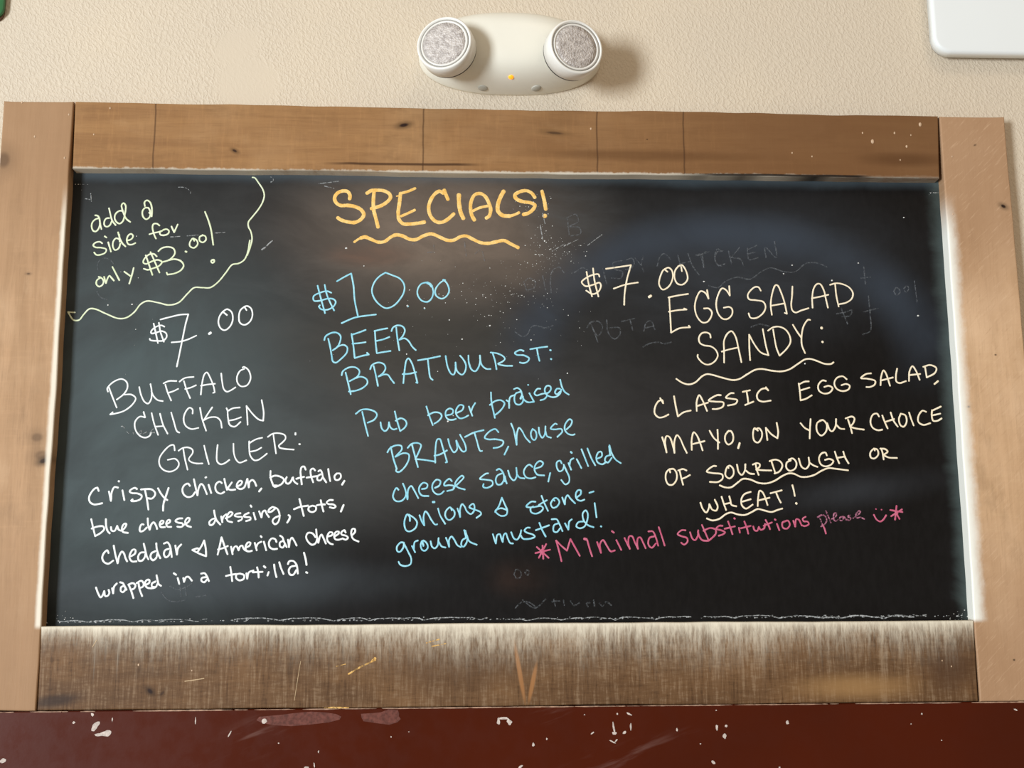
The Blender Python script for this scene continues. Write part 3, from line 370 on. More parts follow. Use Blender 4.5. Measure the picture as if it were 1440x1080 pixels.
  ('chalk_description', 'cyan', """2.6:-313,8 -307,-121 -259,-355;2.6:-330,-171 -252,-115 -175,-104 -125,-143 -142,-199 -197,-266 -269,-322;2.6:-97,-103 -64,-131 -59,-215;2.6:-62,-154 -42,-58 20,-28;2.6:9,54 59,71 103,37 125,-30 147,-92 202,-131 290,-125;2.6:97,15 36,-8 14,-86 35,-154 91,-165 135,-120 136,-53;3.4:102,-81 119,-41;2.6:225,-2 290,-125;2.6:207,116 213,114;2.6:381,60 342,60 297,-7 325,-35 403,-13 464,-7 475,-35 435,-86 379,-103;2.6:430,-7 492,4 531,61 515,100 471,100 442,49 464,-18 535,-57 602,-52 658,-7 676,50;2.6:659,61 615,61 586,4 614,-18 659,22;2.6:661,191 687,84 725,16 781,-23"""),
  ('chalk_description', 'cyan', """2.6:-1747,-837 -1714,-782 -1633,-740 -1558,-747 -1550,-795 -1631,-891;2.6:-1701,-761 -1665,-919 -1615,-1069;2.6:-1638,-898 -1523,-848 -1454,-864 -1451,-933 -1507,-1042 -1588,-1110 -1626,-1094 -1616,-1063;2.6:-1469,-775 -1415,-720 -1333,-706 -1285,-734 -1305,-809 -1361,-930! -1250,-940 -1106,-963;2.6:-1408,-734 -1373,-864 -1324,-1042;2.6:-1086,-981 -1087,-837 -1060,-658 -1026,-651 -984,-768 -922,-972! -943,-977;2.6:-1100,-885 -1018,-864 -923,-809;2.6:-910,-651 -882,-754 -827,-837 -786,-796 -797,-672! -752,-768 -704,-826 -666,-816 -670,-741 -745,-589;2.6:-677,-623 -553,-561 -416,-526;2.6:-546,-554 -512,-672 -464,-817 -437,-817;2.6:-210,-555 -254,-511 -342,-550 -402,-633 -353,-655 -243,-655 -144,-683 -155,-732 -211,-766 -282,-777;2.6:-73,-755 -129,-870;2.6:-33,-433 5,-533 42,-733! 49,-566 77,-494 116,-533 170,-633 230,-699;2.6:265,-511 242,-566 258,-644 291,-666 319,-622 309,-544 265,-508;2.6:353,-488 363,-577 401,-633 435,-588 447,-472;2.6:447,-544 468,-611 523,-633;2.6:608,-444 586,-433 519,-505 574,-516 668,-510 682,-544 611,-622;2.6:740,-516 802,-455 819,-393 787,-371 724,-444 718,-522 761,-577 827,-594 855,-583"""),
  ('chalk_description', 'cyan', """2.6:-1588,-1356 -1615,-1328 -1647,-1377 -1662,-1453 -1624,-1507 -1548,-1507 -1495,-1453 -1481,-1388;2.6:-1529,-1269 -1501,-1334 -1464,-1486! -1453,-1345 -1415,-1302 -1377,-1356 -1316,-1470;2.6:-1268,-1345 -1203,-1329 -1193,-1280 -1247,-1258 -1301,-1313 -1306,-1378 -1268,-1432 -1175,-1441;2.6:-1089,-1329 -1030,-1297 -1014,-1237 -1063,-1215 -1122,-1280 -1116,-1367 -1062,-1416 -1007,-1411 -964,-1373;2.6:-856,-1237 -889,-1204 -959,-1264 -959,-1297 -888,-1292 -823,-1308 -834,-1346 -921,-1373;2.6:-834,-1330 -747,-1248 -693,-1183 -714,-1161 -780,-1215 -812,-1281 -769,-1325 -676,-1352;2.6:-1427,-1783 -1433,-1724 -1465,-1691 -1497,-1756 -1502,-1842 -1474,-1912 -1426,-1923 -1351,-1875 -1330,-1800 -1373,-1740 -1444,-1694;2.6:-1298,-1703 -1265,-1789 -1232,-1843! -1242,-1724 -1217,-1651 -1185,-1681 -1135,-1768 -1081,-1833 -1054,-1827;2.6:-1044,-1612 -1017,-1704 -946,-1822;3.4:-1117,-1524 -1094,-1523;2.6:-855,-1639 -877,-1596 -931,-1639 -947,-1704 -919,-1758 -881,-1769 -822,-1715 -822,-1650 -877,-1596;2.6:-779,-1612 -757,-1672 -741,-1731! -741,-1618 -714,-1553 -681,-1585 -649,-1651 -594,-1689 -551,-1645 -546,-1575 -562,-1548 -605,-1575 -616,-1596 -540,-1629 -464,-1662 -453,-1689 -518,-1743"""),
  ('chalk_description', 'cyan', """2.6:-354,-1129 -387,-1134 -469,-1205 -398,-1216 -300,-1238 -295,-1287 -376,-1331 -426,-1314 -418,-1276;2.6:-239,-1085 -201,-1068 -157,-1107 -125,-1195 -98,-1271;2.6:-163,-1129 -229,-1162 -251,-1227 -229,-1282 -180,-1282 -141,-1227 -136,-1162;4:-130,-1173 -120,-1238;2.6:-80,-1091 -48,-1184 1,-1228 39,-1173 35,-1052;2.6:40,-1140 83,-1189 149,-1200;2.6:260,-1041 216,-1008 161,-1052 138,-1118 171,-1184 236,-1201 302,-1184;2.6:303,-1064 386,-1031 409,-987 365,-959 310,-998 287,-1074 325,-1146 423,-1160;2.6:506,-1124 477,-1245;2.6:667,-992 646,-954 601,-976 600,-1053 633,-1102 677,-1086 700,-1025;2.6:694,-1009 732,-1097 769,-1185 762,-1256 713,-1284 658,-1223;2.6:761,-987 798,-1081;2.6:775,-1026 795,-943 833,-921;2.6:877,-932 941,-1059;3.2:796,-832 810,-846;2.6:946,-794 1036,-1031;2.6:1029,-783 1087,-932 1135,-1020;2.6:1160,-929 1229,-891 1222,-830 1184,-837 1152,-906 1166,-974 1234,-1005 1291,-970;2.6:1351,-876 1289,-898 1273,-959 1310,-982 1368,-914;2.6:1338,-738 1367,-845 1418,-936 1493,-990;3.4:1338,-754 1345,-860"""),
  ('chalk_description', 'cyan', """2.6:-100,-1634 -183,-1611 -258,-1648 -183,-1715 -108,-1701 -93,-1641 -123,-1567 -167,-1465! -205,-1574 -261,-1663"""),
  ('chalk_description', 'cyan', """2.6:298,-1523 238,-1523 169,-1590 252,-1600 372,-1583 402,-1613 371,-1657 296,-1687 236,-1665 229,-1612 267,-1587;2.6:381,-1441 418,-1538 469,-1650;2.6:342,-1568 403,-1531 456,-1501;2.6:538,-1493 508,-1553 537,-1606 590,-1591 628,-1524 584,-1471 546,-1486 561,-1511;2.6:667,-1464 703,-1561! 712,-1479 743,-1434 780,-1479 846,-1547;2.6:870,-1464 924,-1419 925,-1367 887,-1367 856,-1419 870,-1487 922,-1512 975,-1495;2.6:1045,-1402 1106,-1382"""),
  ('chalk_description', 'cyan', """2.6:-1505,-2078 -1548,-2072 -1601,-2131 -1595,-2190 -1562,-2200 -1515,-2142 -1505,-2083;2.6:-1505,-2089 -1450,-2196 -1406,-2292 -1416,-2366 -1485,-2392 -1555,-2371 -1577,-2333;2.6:-1397,-2121 -1353,-2207;2.6:-1372,-2164 -1360,-2068 -1317,-2047;2.6:-1241,-2122 -1258,-2057 -1279,-2111 -1257,-2175 -1219,-2186 -1182,-2143 -1193,-2090 -1241,-2049 -1268,-2063;3.2:-1257,-2068 -1241,-2111;2.6:-1144,-2058 -1122,-2133 -1085,-2154 -1047,-2112 -1035,-2015;2.6:-1031,-2069 -993,-2128 -939,-2144;2.6:-935,-2011 -907,-2080 -891,-2136! -891,-2037 -859,-1995 -821,-2038 -778,-2113 -729,-2140;2.6:-648,-2006 -713,-2049 -724,-2113 -697,-2135 -654,-2081 -640,-2022;2.6:-686,-1909 -648,-1985 -616,-2060 -513,-2109;4:-675,-1920 -654,-2006"""),
  ('chalk_description', 'cyan', """2.6:-293,-1965 -273,-2032 -252,-2092! -232,-1978 -198,-1965 -178,-2019 -158,-2073! -144,-1979 -116,-1952 -90,-2019 -56,-2086 -16,-2093;2.6:-42,-1939 -2,-2026 39,-2040 80,-1979 97,-1912;2.6:88,-1979 120,-2027 188,-2034 270,-2014;2.6:217,-1879 176,-1879 142,-1919 175,-1946 257,-1973 284,-2000 229,-2027 147,-2034;2.6:347,-1812 386,-1913 433,-2001;2.6:298,-1913 394,-1879 482,-1846;2.6:517,-1765 586,-1765 619,-1819 665,-1928;2.6:612,-1819 550,-1846 543,-1927 583,-1941 646,-1874;2.6:701,-1820 747,-1908! 763,-1793 797,-1766;2.6:967,-1794 885,-1807 857,-1861 898,-1888 966,-1868 1009,-1780 1017,-1685 991,-1644 949,-1685 961,-1780 1021,-1848 1096,-1875;2.6:1116,-1543 1128,-1645 1139,-1740;2.8:1196,-1863 1204,-1867"""),
  ('chalk_note', 'pink', """2.7:309,-2142 470,-2290;2.7:439,-2102 335,-2289;2.7:288,-2225 492,-2179;2.7:388,-2122 396,-2303;5:385,-2182 395,-2236;2.7:646,-2337 614,-2197 575,-2055! 649,-2130 723,-2193! 773,-2036! 832,-2144 898,-2265"""),
  ('chalk_note', 'pink', """2.7:1004,-2050 1036,-2172 1068,-2272;4.5:966,-2034 993,-2040;2.7:1140,-2078 1191,-2226! 1180,-2105 1222,-2051 1275,-2132 1328,-2206 1383,-2193;2.7:1406,-2052 1439,-2119 1472,-2187;3:1348,-1930 1375,-1951;2.7:1520,-2024 1591,-2173! 1571,-2098 1588,-2002 1626,-2002 1661,-2084 1704,-2173! 1694,-2099 1708,-2025 1738,-2017 1774,-2084 1810,-2166;2.7:1853,-1936 1914,-1936 1957,-2026 1984,-2130;2.7:1935,-2003 1866,-2025 1849,-2114 1893,-2159 1954,-2100;2.7:1999,-1877 2040,-2011 2074,-2130"""),
  ('chalk_note', 'pink', """2.7:2371,-1922 2316,-1921 2259,-1975 2313,-2003 2388,-2030 2393,-2077 2344,-2118 2304,-2091;2.7:2432,-1949 2463,-2037 2497,-2058 2540,-1997 2547,-1922;2.7:2542,-1943 2561,-2010 2600,-2058 2682,-2068;2.7:2601,-1848 2645,-1957 2689,-2065! 2739,-2025 2789,-1971 2791,-1916 2716,-1892 2619,-1929;2.7:2890,-1862 2842,-1862 2799,-1903 2867,-1923 2921,-1951 2892,-1978 2830,-1998;2.7:2968,-1801 2999,-1890 3023,-1978;2.7:2916,-1903 3062,-1870;2.7:3117,-1890 3128,-1958;3:3056,-1758 3066,-1765;2.7:3196,-1802 3227,-1891 3245,-1972;2.7:3144,-1897 3284,-1864;2.7:3318,-1871 3336,-1925 3371,-1932 3397,-1878! 3420,-1919 3469,-1898 3486,-1837;2.7:3495,-1783 3533,-1858 3552,-1912;2.7:3464,-1864 3584,-1817;2.7:3652,-1838 3682,-1926;3:3624,-1776 3637,-1783;2.7:3783,-1797 3730,-1822 3734,-1890 3789,-1904 3833,-1849 3808,-1794 3752,-1808;2.7:3884,-1795 3908,-1877! 3927,-1774 3962,-1781 3999,-1863;2.7:4061,-1741 4018,-1768 4030,-1802 4085,-1809 4100,-1843 4040,-1870 3999,-1857"""),
  ('chalk_note', 'pink', """2.7:4292,-1851 4317,-1905 4334,-1974"""),
  ('chalk_note', 'pink', """2.7:5025,-1716 5063,-1785 5110,-1810 5154,-1785 5200,-1723;2.2:5058,-1636 5064,-1638;2.2:5136,-1645 5142,-1645;2.7:5356,-1593 5322,-1786;2.7:5261,-1651 5434,-1679;2.7:5430,-1642 5269,-1737;2.7:5342,-1690 5386,-1775;4:5339,-1676 5355,-1703"""),
  ('chalk_faded_word', 'mauve', """2.3:4228,-1748 4299,-1717 4346,-1748 4353,-1796 4320,-1851 4269,-1878;2.3:4262,-1762 4292,-1851;2.3:4351,-1659 4381,-1742 4412,-1824;2.3:4428,-1772 4486,-1739 4498,-1694 4468,-1694 4453,-1755 4475,-1803 4519,-1780;2.3:4591,-1739 4548,-1749 4539,-1786 4574,-1794 4607,-1742 4619,-1783;2.3:4690,-1718 4654,-1736 4694,-1763 4671,-1790 4637,-1781;2.3:4729,-1763 4787,-1729 4839,-1674 4819,-1661 4774,-1708 4778,-1756 4841,-1754 4889,-1777"""),
  ('chalk_price', 'cream', """2.6:1246,1691 1232,1727 1133,1712 1018,1646 989,1609 1045,1551 1158,1574 1244,1603 1265,1560 1227,1472 1142,1435 1051,1486;2.6:1062,1763 1088,1588 1134,1399;2.6:1156,1815 1174,1632 1226,1399;2.6:1341,1809 1519,1836 1705,1867! 1643,1664 1603,1445 1592,1278;2.6:1448,1517 1613,1576 1799,1610;4:1952,1396 1981,1415;2.6:2231,1771 2182,1803 2122,1697 2104,1580 2152,1507 2239,1551 2300,1669 2296,1786 2247,1833 2190,1812;2.6:2439,1780 2420,1868 2347,1801 2329,1683 2369,1596 2440,1582 2514,1655 2503,1773 2442,1872 2384,1853"""),
  ('chalk_dish_name', 'cream', """2.6:2231,1391 2369,1421 2518,1445;2.6:2243,1391 2248,1187 2255,875! 2376,939 2530,955! 2512,978;2.6:2231,1181 2362,1205 2488,1215! 2452,1229;2.6:2794,1505 2810,1376! 2770,1458 2702,1487 2642,1399 2608,1247 2638,1108 2709,1027 2777,1033 2837,1109 2851,1179 2807,1231 2739,1231;2.6:3117,1565 3121,1423! 3069,1506 3013,1530 2952,1436 2918,1295 2942,1156 3007,1081 3076,1081 3141,1145 3144,1227 3105,1256 3025,1244;2.6:3574,1498 3542,1550 3484,1550 3382,1438 3396,1374 3499,1357 3601,1334 3632,1264 3594,1171 3487,1095 3407,1100 3382,1164;2.6:3718,1143 3708,1288 3739,1464 3790,1581 3819,1581 3871,1464 3910,1324 3937,1159! 3905,1173;2.6:3707,1276 3806,1294 3910,1313;2.6:4037,1565 4024,1418 4006,1290 4020,1208 4064,1179 4146,1209 4257,1244;2.6:4315,1250 4317,1397 4347,1538 4397,1603 4443,1603 4495,1503 4513,1398 4539,1252;2.6:4311,1391 4433,1415 4556,1445;2.6:4587,1592 4675,1616 4767,1605 4868,1553 4916,1471 4893,1388 4809,1329 4704,1305;2.6:4663,1598 4671,1434 4696,1270;2.6:2820,803 2811,855 2761,880 2692,866 2650,796 2664,727 2720,693 2821,676 2887,625 2913,544 2858,453 2766,412 2688,441 2623,526 2627,555;2.6:3000,442 3006,614 3012,763 3067,867 3125,900 3179,821 3212,660 3249,448;2.6:2972,602 3069,631 3195,660;2.6:3375,477 3371,638 3376,851! 3448,707 3534,592 3643,550! 3612,685 3577,933;2.6:3651,910 3721,957 3813,969 3903,929 3961,836 3968,744 3912,651 3802,545! 3764,651 3742,789 3726,928;2.6:4015,999 4073,895 4126,814;2.6:4271,1070 4243,1075 4169,976 4132,814 4132,698 4172,583;4.6:4428,956 4432,949;4:4431,751 4435,746"""),
  ('chalk_underline', 'cream', """2.7:2308,206 2396,149 2486,127 2577,156 2681,247 2750,275 2829,264 2963,225 3120,191 3211,208 3327,277 3443,340 3534,352 3681,327 3817,318 3932,347 4061,428 4167,493 4247,499 4337,471 4449,429 4540,429 4576,452"""),
  ('chalk_underline', 'cream', """2.7:2870,-1301 2945,-1329 3028,-1329 3129,-1260 3200,-1212 3297,-1219 3421,-1268 3532,-1275 3645,-1240 3760,-1172 3846,-1137 3924,-1141 4020,-1183 4118,-1183 4217,-1156 4318,-1100 4418,-1063 4530,-1073 4698,-1094"""),
  ('chalk_underline', 'cream', """2.7:2673,-1760 2748,-1787 2845,-1767 2945,-1699 3015,-1679 3110,-1706 3207,-1713 3306,-1673 3391,-1632 3487,-1653 3583,-1673 3668,-1646 3738,-1626"""),
  ('chalk_description', 'cream', """2.7:2071,-70 2111,-145! 2098,-99 2049,-113 1998,-190 1988,-289 2042,-345 2112,-338 2183,-303"""),
  ('chalk_description', 'cream', """2.7:2268,-42 2291,-204 2315,-331! 2394,-274 2500,-246;2.7:2584,-253 2588,-119 2627,-27 2667,-91 2731,-253;2.7:2593,-182 2750,-133;2.7:2936,-27 2880,-27 2758,-105 2848,-119 2968,-133 2958,-189 2873,-224 2809,-225;2.7:3121,2 3078,2 3005,-62 3075,-76 3166,-97 3143,-146 3029,-175"""),
  ('chalk_description', 'cream', """2.7:3305,31 3316,-61 3323,-146;2.7:3248,21 3355,45;2.7:3276,-167 3398,-118;2.7:3583,88 3617,43! 3583,70 3519,60 3452,-19 3463,-89 3525,-118 3645,-103"""),
  ('chalk_description', 'cream', """2.7:2083,-624 2115,-736 2139,-840! 2123,-680 2146,-610 2187,-624 2232,-750 2250,-847! 2255,-680 2293,-596 2333,-638 2379,-750 2424,-847;2.7:2495,-805 2500,-652 2532,-555 2572,-596 2617,-708 2648,-812;2.7:2512,-722 2681,-680"""),
  ('chalk_description', 'cream', """2.7:2756,-533 2815,-638 2890,-701;2.7:2869,-519 2870,-666 2865,-792;2.7:3029,-533 2978,-596 2974,-680 3014,-729 3072,-694 3089,-610 3057,-538 3008,-547;3.2:3176,-708 3152,-781"""),
  ('chalk_description', 'cream', """2.7:3443,-533 3395,-498 3370,-596 3388,-680 3436,-701 3488,-638 3498,-554 3459,-498 3409,-512;2.7:3557,-491 3562,-554 3571,-666;2.7:3557,-491 3631,-582 3715,-641! 3730,-554 3715,-421"""),
  ('chalk_description', 'cream', """2.7:4058,145 4069,17 4072,-98! 4149,-77 4237,-26;2.7:4066,133 4145,170 4205,174;2.7:4070,42 4209,85"""),
  ('chalk_description', 'cream', """2.7:4452,180 4402,188 4338,120 4343,43 4409,0 4495,14 4541,77 4491,111 4422,94;2.7:4753,206 4696,249 4609,223 4570,146 4600,69 4683,35 4770,61 4790,112 4741,138 4671,120"""),
  ('chalk_description', 'cream', """2.7:5110,293 5040,284 4960,224 5053,215 5163,181 5151,130 5080,95 5029,95;2.7:5236,121 5252,242 5293,336 5324,294 5373,113;2.7:5249,190 5423,234;2.7:5492,363 5468,259 5471,174 5513,153 5609,182;2.7:5652,183 5671,329 5718,398 5765,329 5808,200;2.7:5667,269 5823,286;2.7:5873,390 5978,416 6062,373 6039,304 5914,235;2.7:5899,390 5914,235"""),
  ('chalk_description', 'cream', """3:6074,183 6019,140"""),
  ('chalk_description', 'cream', """2.7:4055,-425 4111,-492 4177,-529;2.7:4202,-366 4186,-509 4174,-644;2.7:4362,-382 4292,-425 4286,-543 4342,-602 4413,-543 4427,-441 4379,-382 4328,-391;2.7:4436,-425 4465,-517 4498,-543 4552,-475 4567,-365;2.7:4567,-450 4619,-501 4678,-509;2.7:4704,-357 4799,-331 4831,-357 4810,-424 4760,-475! 4840,-500 4958,-517;2.7:4737,-374 4765,-475 4785,-568"""),
  ('chalk_description', 'cream', """2.7:5187,-331 5159,-288 5098,-305 5058,-407 5087,-492 5161,-526 5221,-517;2.7:5234,-314 5263,-407 5299,-500;2.7:5357,-271 5392,-390 5446,-475;2.7:5271,-407 5402,-365;2.7:5501,-288 5469,-373 5490,-458 5531,-475 5578,-407 5567,-313 5501,-288;2.7:5622,-271 5649,-373 5677,-458;2.7:5870,-262 5820,-245 5755,-322 5749,-407 5815,-449 5919,-424;2.7:5958,-236 5947,-322 5964,-390 6024,-390 6087,-356;2.7:5957,-245 6090,-185;2.7:5953,-313 6074,-287"""),
  ('chalk_description', 'cream', """2.7:2182,-1121 2170,-1080 2127,-1121 2117,-1217 2150,-1286 2205,-1293 2262,-1231 2272,-1135 2232,-1073 2170,-1075;2.7:2294,-1093 2364,-1073 2412,-1094;2.7:2315,-1094 2333,-1190 2357,-1293;2.7:2339,-1211 2395,-1190 2458,-1156"""),
  ('chalk_description', 'cream', """2.7:2831,-1032 2789,-1032 2696,-1108 2772,-1129 2910,-1150 2915,-1205 2851,-1253 2733,-1253;2.7:3004,-1060 2998,-1032 2969,-1080 2958,-1163 3012,-1205 3070,-1150 3067,-1067 3020,-1025 2984,-1046;2.7:3125,-1011 3148,-1122 3188,-1157 3233,-1095 3244,-1005;2.7:3247,-1095 3301,-1136 3363,-1143;2.7:3348,-1012 3405,-991 3446,-1005 3445,-1039 3394,-1084! 3498,-1092 3610,-1095;2.7:3390,-1005 3401,-1081 3426,-1157;2.7:3588,-963 3673,-942 3742,-970 3767,-1026 3721,-1109 3650,-1137;2.7:3616,-970 3664,-1137;2.7:3891,-954 3833,-982 3823,-1058 3870,-1100 3948,-1065 3967,-982 3920,-926 3861,-943;2.7:4004,-926 4041,-1044 4095,-1072 4148,-1010 4146,-912;2.7:4149,-982 4210,-1024 4265,-1045;2.7:4407,-885 4388,-843 4331,-857 4292,-926 4316,-1010 4378,-1038 4464,-1010 4494,-961 4440,-933 4376,-947;2.7:4523,-829 4546,-913 4577,-996;2.7:4643,-829 4666,-913 4710,-996;2.7:4546,-919 4667,-899"""),
  ('chalk_description', 'cream', """2.7:5095,-815 5090,-787 5030,-843 5033,-913 5081,-927 5141,-871 5131,-801 5083,-787;2.7:5175,-787 5245,-794 5278,-829 5214,-878! 5287,-913 5407,-920;2.7:5189,-787 5206,-857 5214,-941"""),
  ('chalk_description', 'cream', """2.7:2591,-1541 2622,-1630 2669,-1678 2706,-1616 2715,-1562! 2753,-1637 2808,-1651 2831,-1596 2793,-1500;2.7:2891,-1459 2916,-1548 2947,-1644;2.7:2999,-1453 3012,-1508 3027,-1573 3094,-1593;2.7:2925,-1562 3020,-1543;2.7:3304,-1392 3212,-1426 3168,-1494 3171,-1577 3225,-1625 3324,-1570;2.7:3180,-1529 3300,-1495;2.7:3393,-1591 3404,-1481 3430,-1378 3464,-1392 3502,-1468 3532,-1577;2.7:3396,-1515 3565,-1475;2.7:3581,-1413 3743,-1372;2.7:3659,-1399 3690,-1482 3721,-1544"""),
  ('chalk_description', 'cream', """2.7:3895,-1300 3912,-1376 3922,-1452;3.6:3935,-1552 3942,-1559"""),
  ('chalk_ghost_writing', 'ghost', """2.3:801,2545 822,2314;2.3:784,2563 923,2618 955,2511 834,2439 971,2422 987,2333 849,2297"""),
  ('chalk_ghost_writing', 'ghost', """2.3:-1430,2155 -1346,2190"""),
  ('chalk_ghost_writing', 'ghost', """2.3:-1209,2033 -1125,2051 -1126,2157"""),
  ('chalk_ghost_writing', 'ghost', """2.3:-685,2196 -658,1985;2.3:-533,2021 -448,2074 -397,1916"""),
  ('chalk_ghost_writing', 'ghost', """2.3:171,1582 204,1466;2.3:160,1605 240,1664 329,1606 306,1513 204,1489;2.3:432,1700 475,1491;2.3:739,1749 672,1830 580,1783 545,1631 554,1445;2.3:886,1750 1012,1821 1080,1786"""),
  ('chalk_ghost_writing', 'ghost', """2.3:1297,1811 1349,1589;2.3:1573,1931 1446,1895 1467,1812 1580,1766 1555,1673 1419,1672;2.3:1641,1943 1722,1967 1755,1897 1695,1814 1627,1802;2.3:1768,1967 1845,1874;2.3:1883,1992 1857,1874 1888,1768"""),
  ('chalk_ghost_writing', 'ghost', """2.3:2085,1852 2123,1982 2193,2041 2283,1959;2.3:2388,2019 2428,1854;2.3:2538,2044 2600,1856 2688,1727;2.3:2407,1890 2568,1926;2.3:2652,2021 2803,2070;2.3:2721,2033 2760,1833;2.3:3023,2083 2966,2118 2926,1976 2980,1870 3061,1894;2.3:2675,2014 2841,2071;2.3:2744,2042 2764,1832;2.3:3047,2087 2964,2072 2931,1932 2983,1862 3066,1891;2.3:3129,2088 3167,1891;2.3:3295,2145 3166,1989;2.3:3180,1990 3302,1962 3339,1864;2.3:3405,2132 3425,1963 3563,1992;2.3:3404,2104 3544,2175;2.3:3415,2048 3540,2077;2.3:3673,1993 3666,2148 3824,1994 3808,2234;2.3:2822,1568 2958,1541 3056,1625 3236,1696 3426,1669 3595,1782 3735,1839 3924,1784 4089,1785 4260,1913 4425,1914 4560,1859"""),
  ('chalk_ghost_writing', 'ghost', """2.3:1054,939 1111,1020 1225,1032 1279,940 1209,825 1143,916;2.3:1111,1008 1207,733;2.3:1338,1056 1357,871 1445,780 1525,849 1516,941 1381,940;2.3:1541,1033 1746,1081;2.3:1677,1046 1707,907;2.3:1865,897 1902,1012 1971,1047 2025,920;2.3:1889,943 2003,966"""),
  ('chalk_ghost_writing', 'ghost', """2.3:31,877 143,809 210,844 256,935 323,970 458,936 570,971"""),
  ('chalk_ghost_writing', 'ghost', """2.3:1848,667 1940,713 2076,736 2143,714 2257,737"""),
  ('chalk_ghost_writing', 'ghost', """1.8:5831,1657 5851,1335;2.3:5517,1501 5562,1557 5613,1501 5555,1445 5517,1501;2.3:5672,1543 5716,1586 5741,1544 5695,1488 5666,1543"""),
  ('chalk_ghost_writing', 'ghost', """2.3:5141,1428 5150,1136 5137,915 5024,859;2.3:5057,1191 5267,1248;2.3:4659,1162 4797,1190 4895,1218 4849,1135 4738,1120;2.3:4732,1245 4814,1010"""),
  ('chalk_ghost_writing', 'ghost', """2.3:5046,1694 5185,1709;2.3:5098,1863 5110,1610"""),
  ('chalk_ghost_writing', 'ghost', """2.3:3410,962 3533,1004 3668,977"""),
  ('chalk_ghost_writing', 'ghost', """2.3:-4500,-2629 -4478,-2776;2.3:-4433,-2619 -4411,-2766;2.3:-4631,-2644 -4529,-2687 -4405,-2651 -4344,-2609;2.3:-4748,-2722 -4649,-2827 -4522,-2849 -4418,-2828;2.3:-4284,-2787 -4148,-2767"""),
  ('chalk_ghost_writing', 'ghost', """2.3:-5830,1745 -5835,1845 -5770,1911 -5688,1904 -5615,1833"""),
  ('chalk_ghost_writing', 'ghost', """2.3:-5826,1430 -5766,1345 -5683,1317"""),
  ('chalk_ghost_writing', 'ghost', """2.3:-5,-2514 23,-2448 77,-2461 89,-2541 35,-2567 -5,-2514;2.3:144,-2488 171,-2455 205,-2475 184,-2522 144,-2488"""),
  ('chalk_ghost_writing', 'ghost', """2.3:11,-2961 84,-2891 181,-2879 277,-2939;2.3:109,-2855 277,-2963 423,-2845;2.3:533,-2846 556,-2941;2.3:508,-2881 617,-2870;2.3:666,-2859 677,-2930;2.3:763,-2871 810,-2931 884,-2896;2.3:1030,-2897 981,-2908 1004,-2956;2.3:1079,-2861 1089,-2945;2.3:1151,-2897 1199,-2945 1249,-2886 1321,-2934"""),
  ('chalk_scuff', 'pale', """1.6:-6067,2788 -6000,2777;1.6:-5994,2865 -5977,2748"""),
  ('chalk_scuff', 'pale', """1.6:-4845,2232 -4713,2242;1.6:-4614,2251 -4459,2264"""),
  ('chalk_scuff', 'pale', """1.6:-4228,2295 -4084,2308"""),
  ('chalk_scuff', 'pale', """1.6:-3469,3140 -3434,3122 -3428,3081 -3461,3062"""),
  ('chalk_scuff', 'pale', """1.2:-4767,2972 -4678,2967 -4597,2914 -4590,2879"""),
  ('chalk_scuff', 'pale', """2.5:-3558,2056 -3499,2103 -3456,2150 -3412,2185"""),
  ('chalk_scuff', 'pale', """2:-5393,-480 -5377,-474 -5349,-496;1.6:-5315,-546 -5286,-573;1.6:-5238,-578 -5223,-565 -5220,-581;1.6:-5148,-562 -5117,-529 -5105,-573 -5073,-570 -5041,-551;1.6:-4998,-570 -4968,-524 -4947,-507;1.6:-4976,-567 -4934,-562;1.6:-5136,-578 -5099,-576"""),
  ('chalk_scuff', 'pale', """1.4:-2779,3046 -2627,3065 -2492,3085;1.6:-2694,3011 -2558,2977"""),
  ('chalk_scuff', 'pale', """2:406,2453 438,2240;1.6:442,2631 475,2471"""),
  ('chalk_scuff', 'pale', """1.6:572,2064 745,2172;1.6:744,2143 951,2244"""),
  ('chalk_scuff', 'pale', """1.6:1086,2157 1295,2318"""),
]

def spline(pts):
    out = []
    P = [pts[0] + (pts[0] - pts[1])] + pts + [pts[-1] + (pts[-1] - pts[-2])]
    for i in range(1, len(P) - 2):
        p0, p1, p2, p3 = P[i - 1:i + 3]
        t0 = 0; d = [max(1e-5, (b_ - a_).length) ** .5 for a_, b_ in ((p0, p1), (p1, p2), (p2, p3))]
        t1 = d[0]; t2 = t1 + d[1]; t3 = t2 + d[2]
        m = max(2, int((p2 - p1).length / .0011))
        for j in range(m):
            t = t1 + (t2 - t1) * j / m
            A1 = p0 * ((t1 - t) / t1) + p1 * (t / t1); A2 = p1 * ((t2 - t) / (t2 - t1)) + p2 * ((t - t1) / (t2 - t1)); A3 = p2 * ((t3 - t) / (t3 - t2)) + p3 * ((t - t2) / (t3 - t2))
            B1 = A1 * ((t2 - t) / t2) + A2 * (t / t2); B2 = A2 * ((t3 - t) / (t3 - t1)) + A3 * ((t - t1) / (t3 - t1))
            out.append(B1 * ((t2 - t) / (t2 - t1)) + B2 * ((t - t1) / (t2 - t1)))
    return out + [pts[-1]]
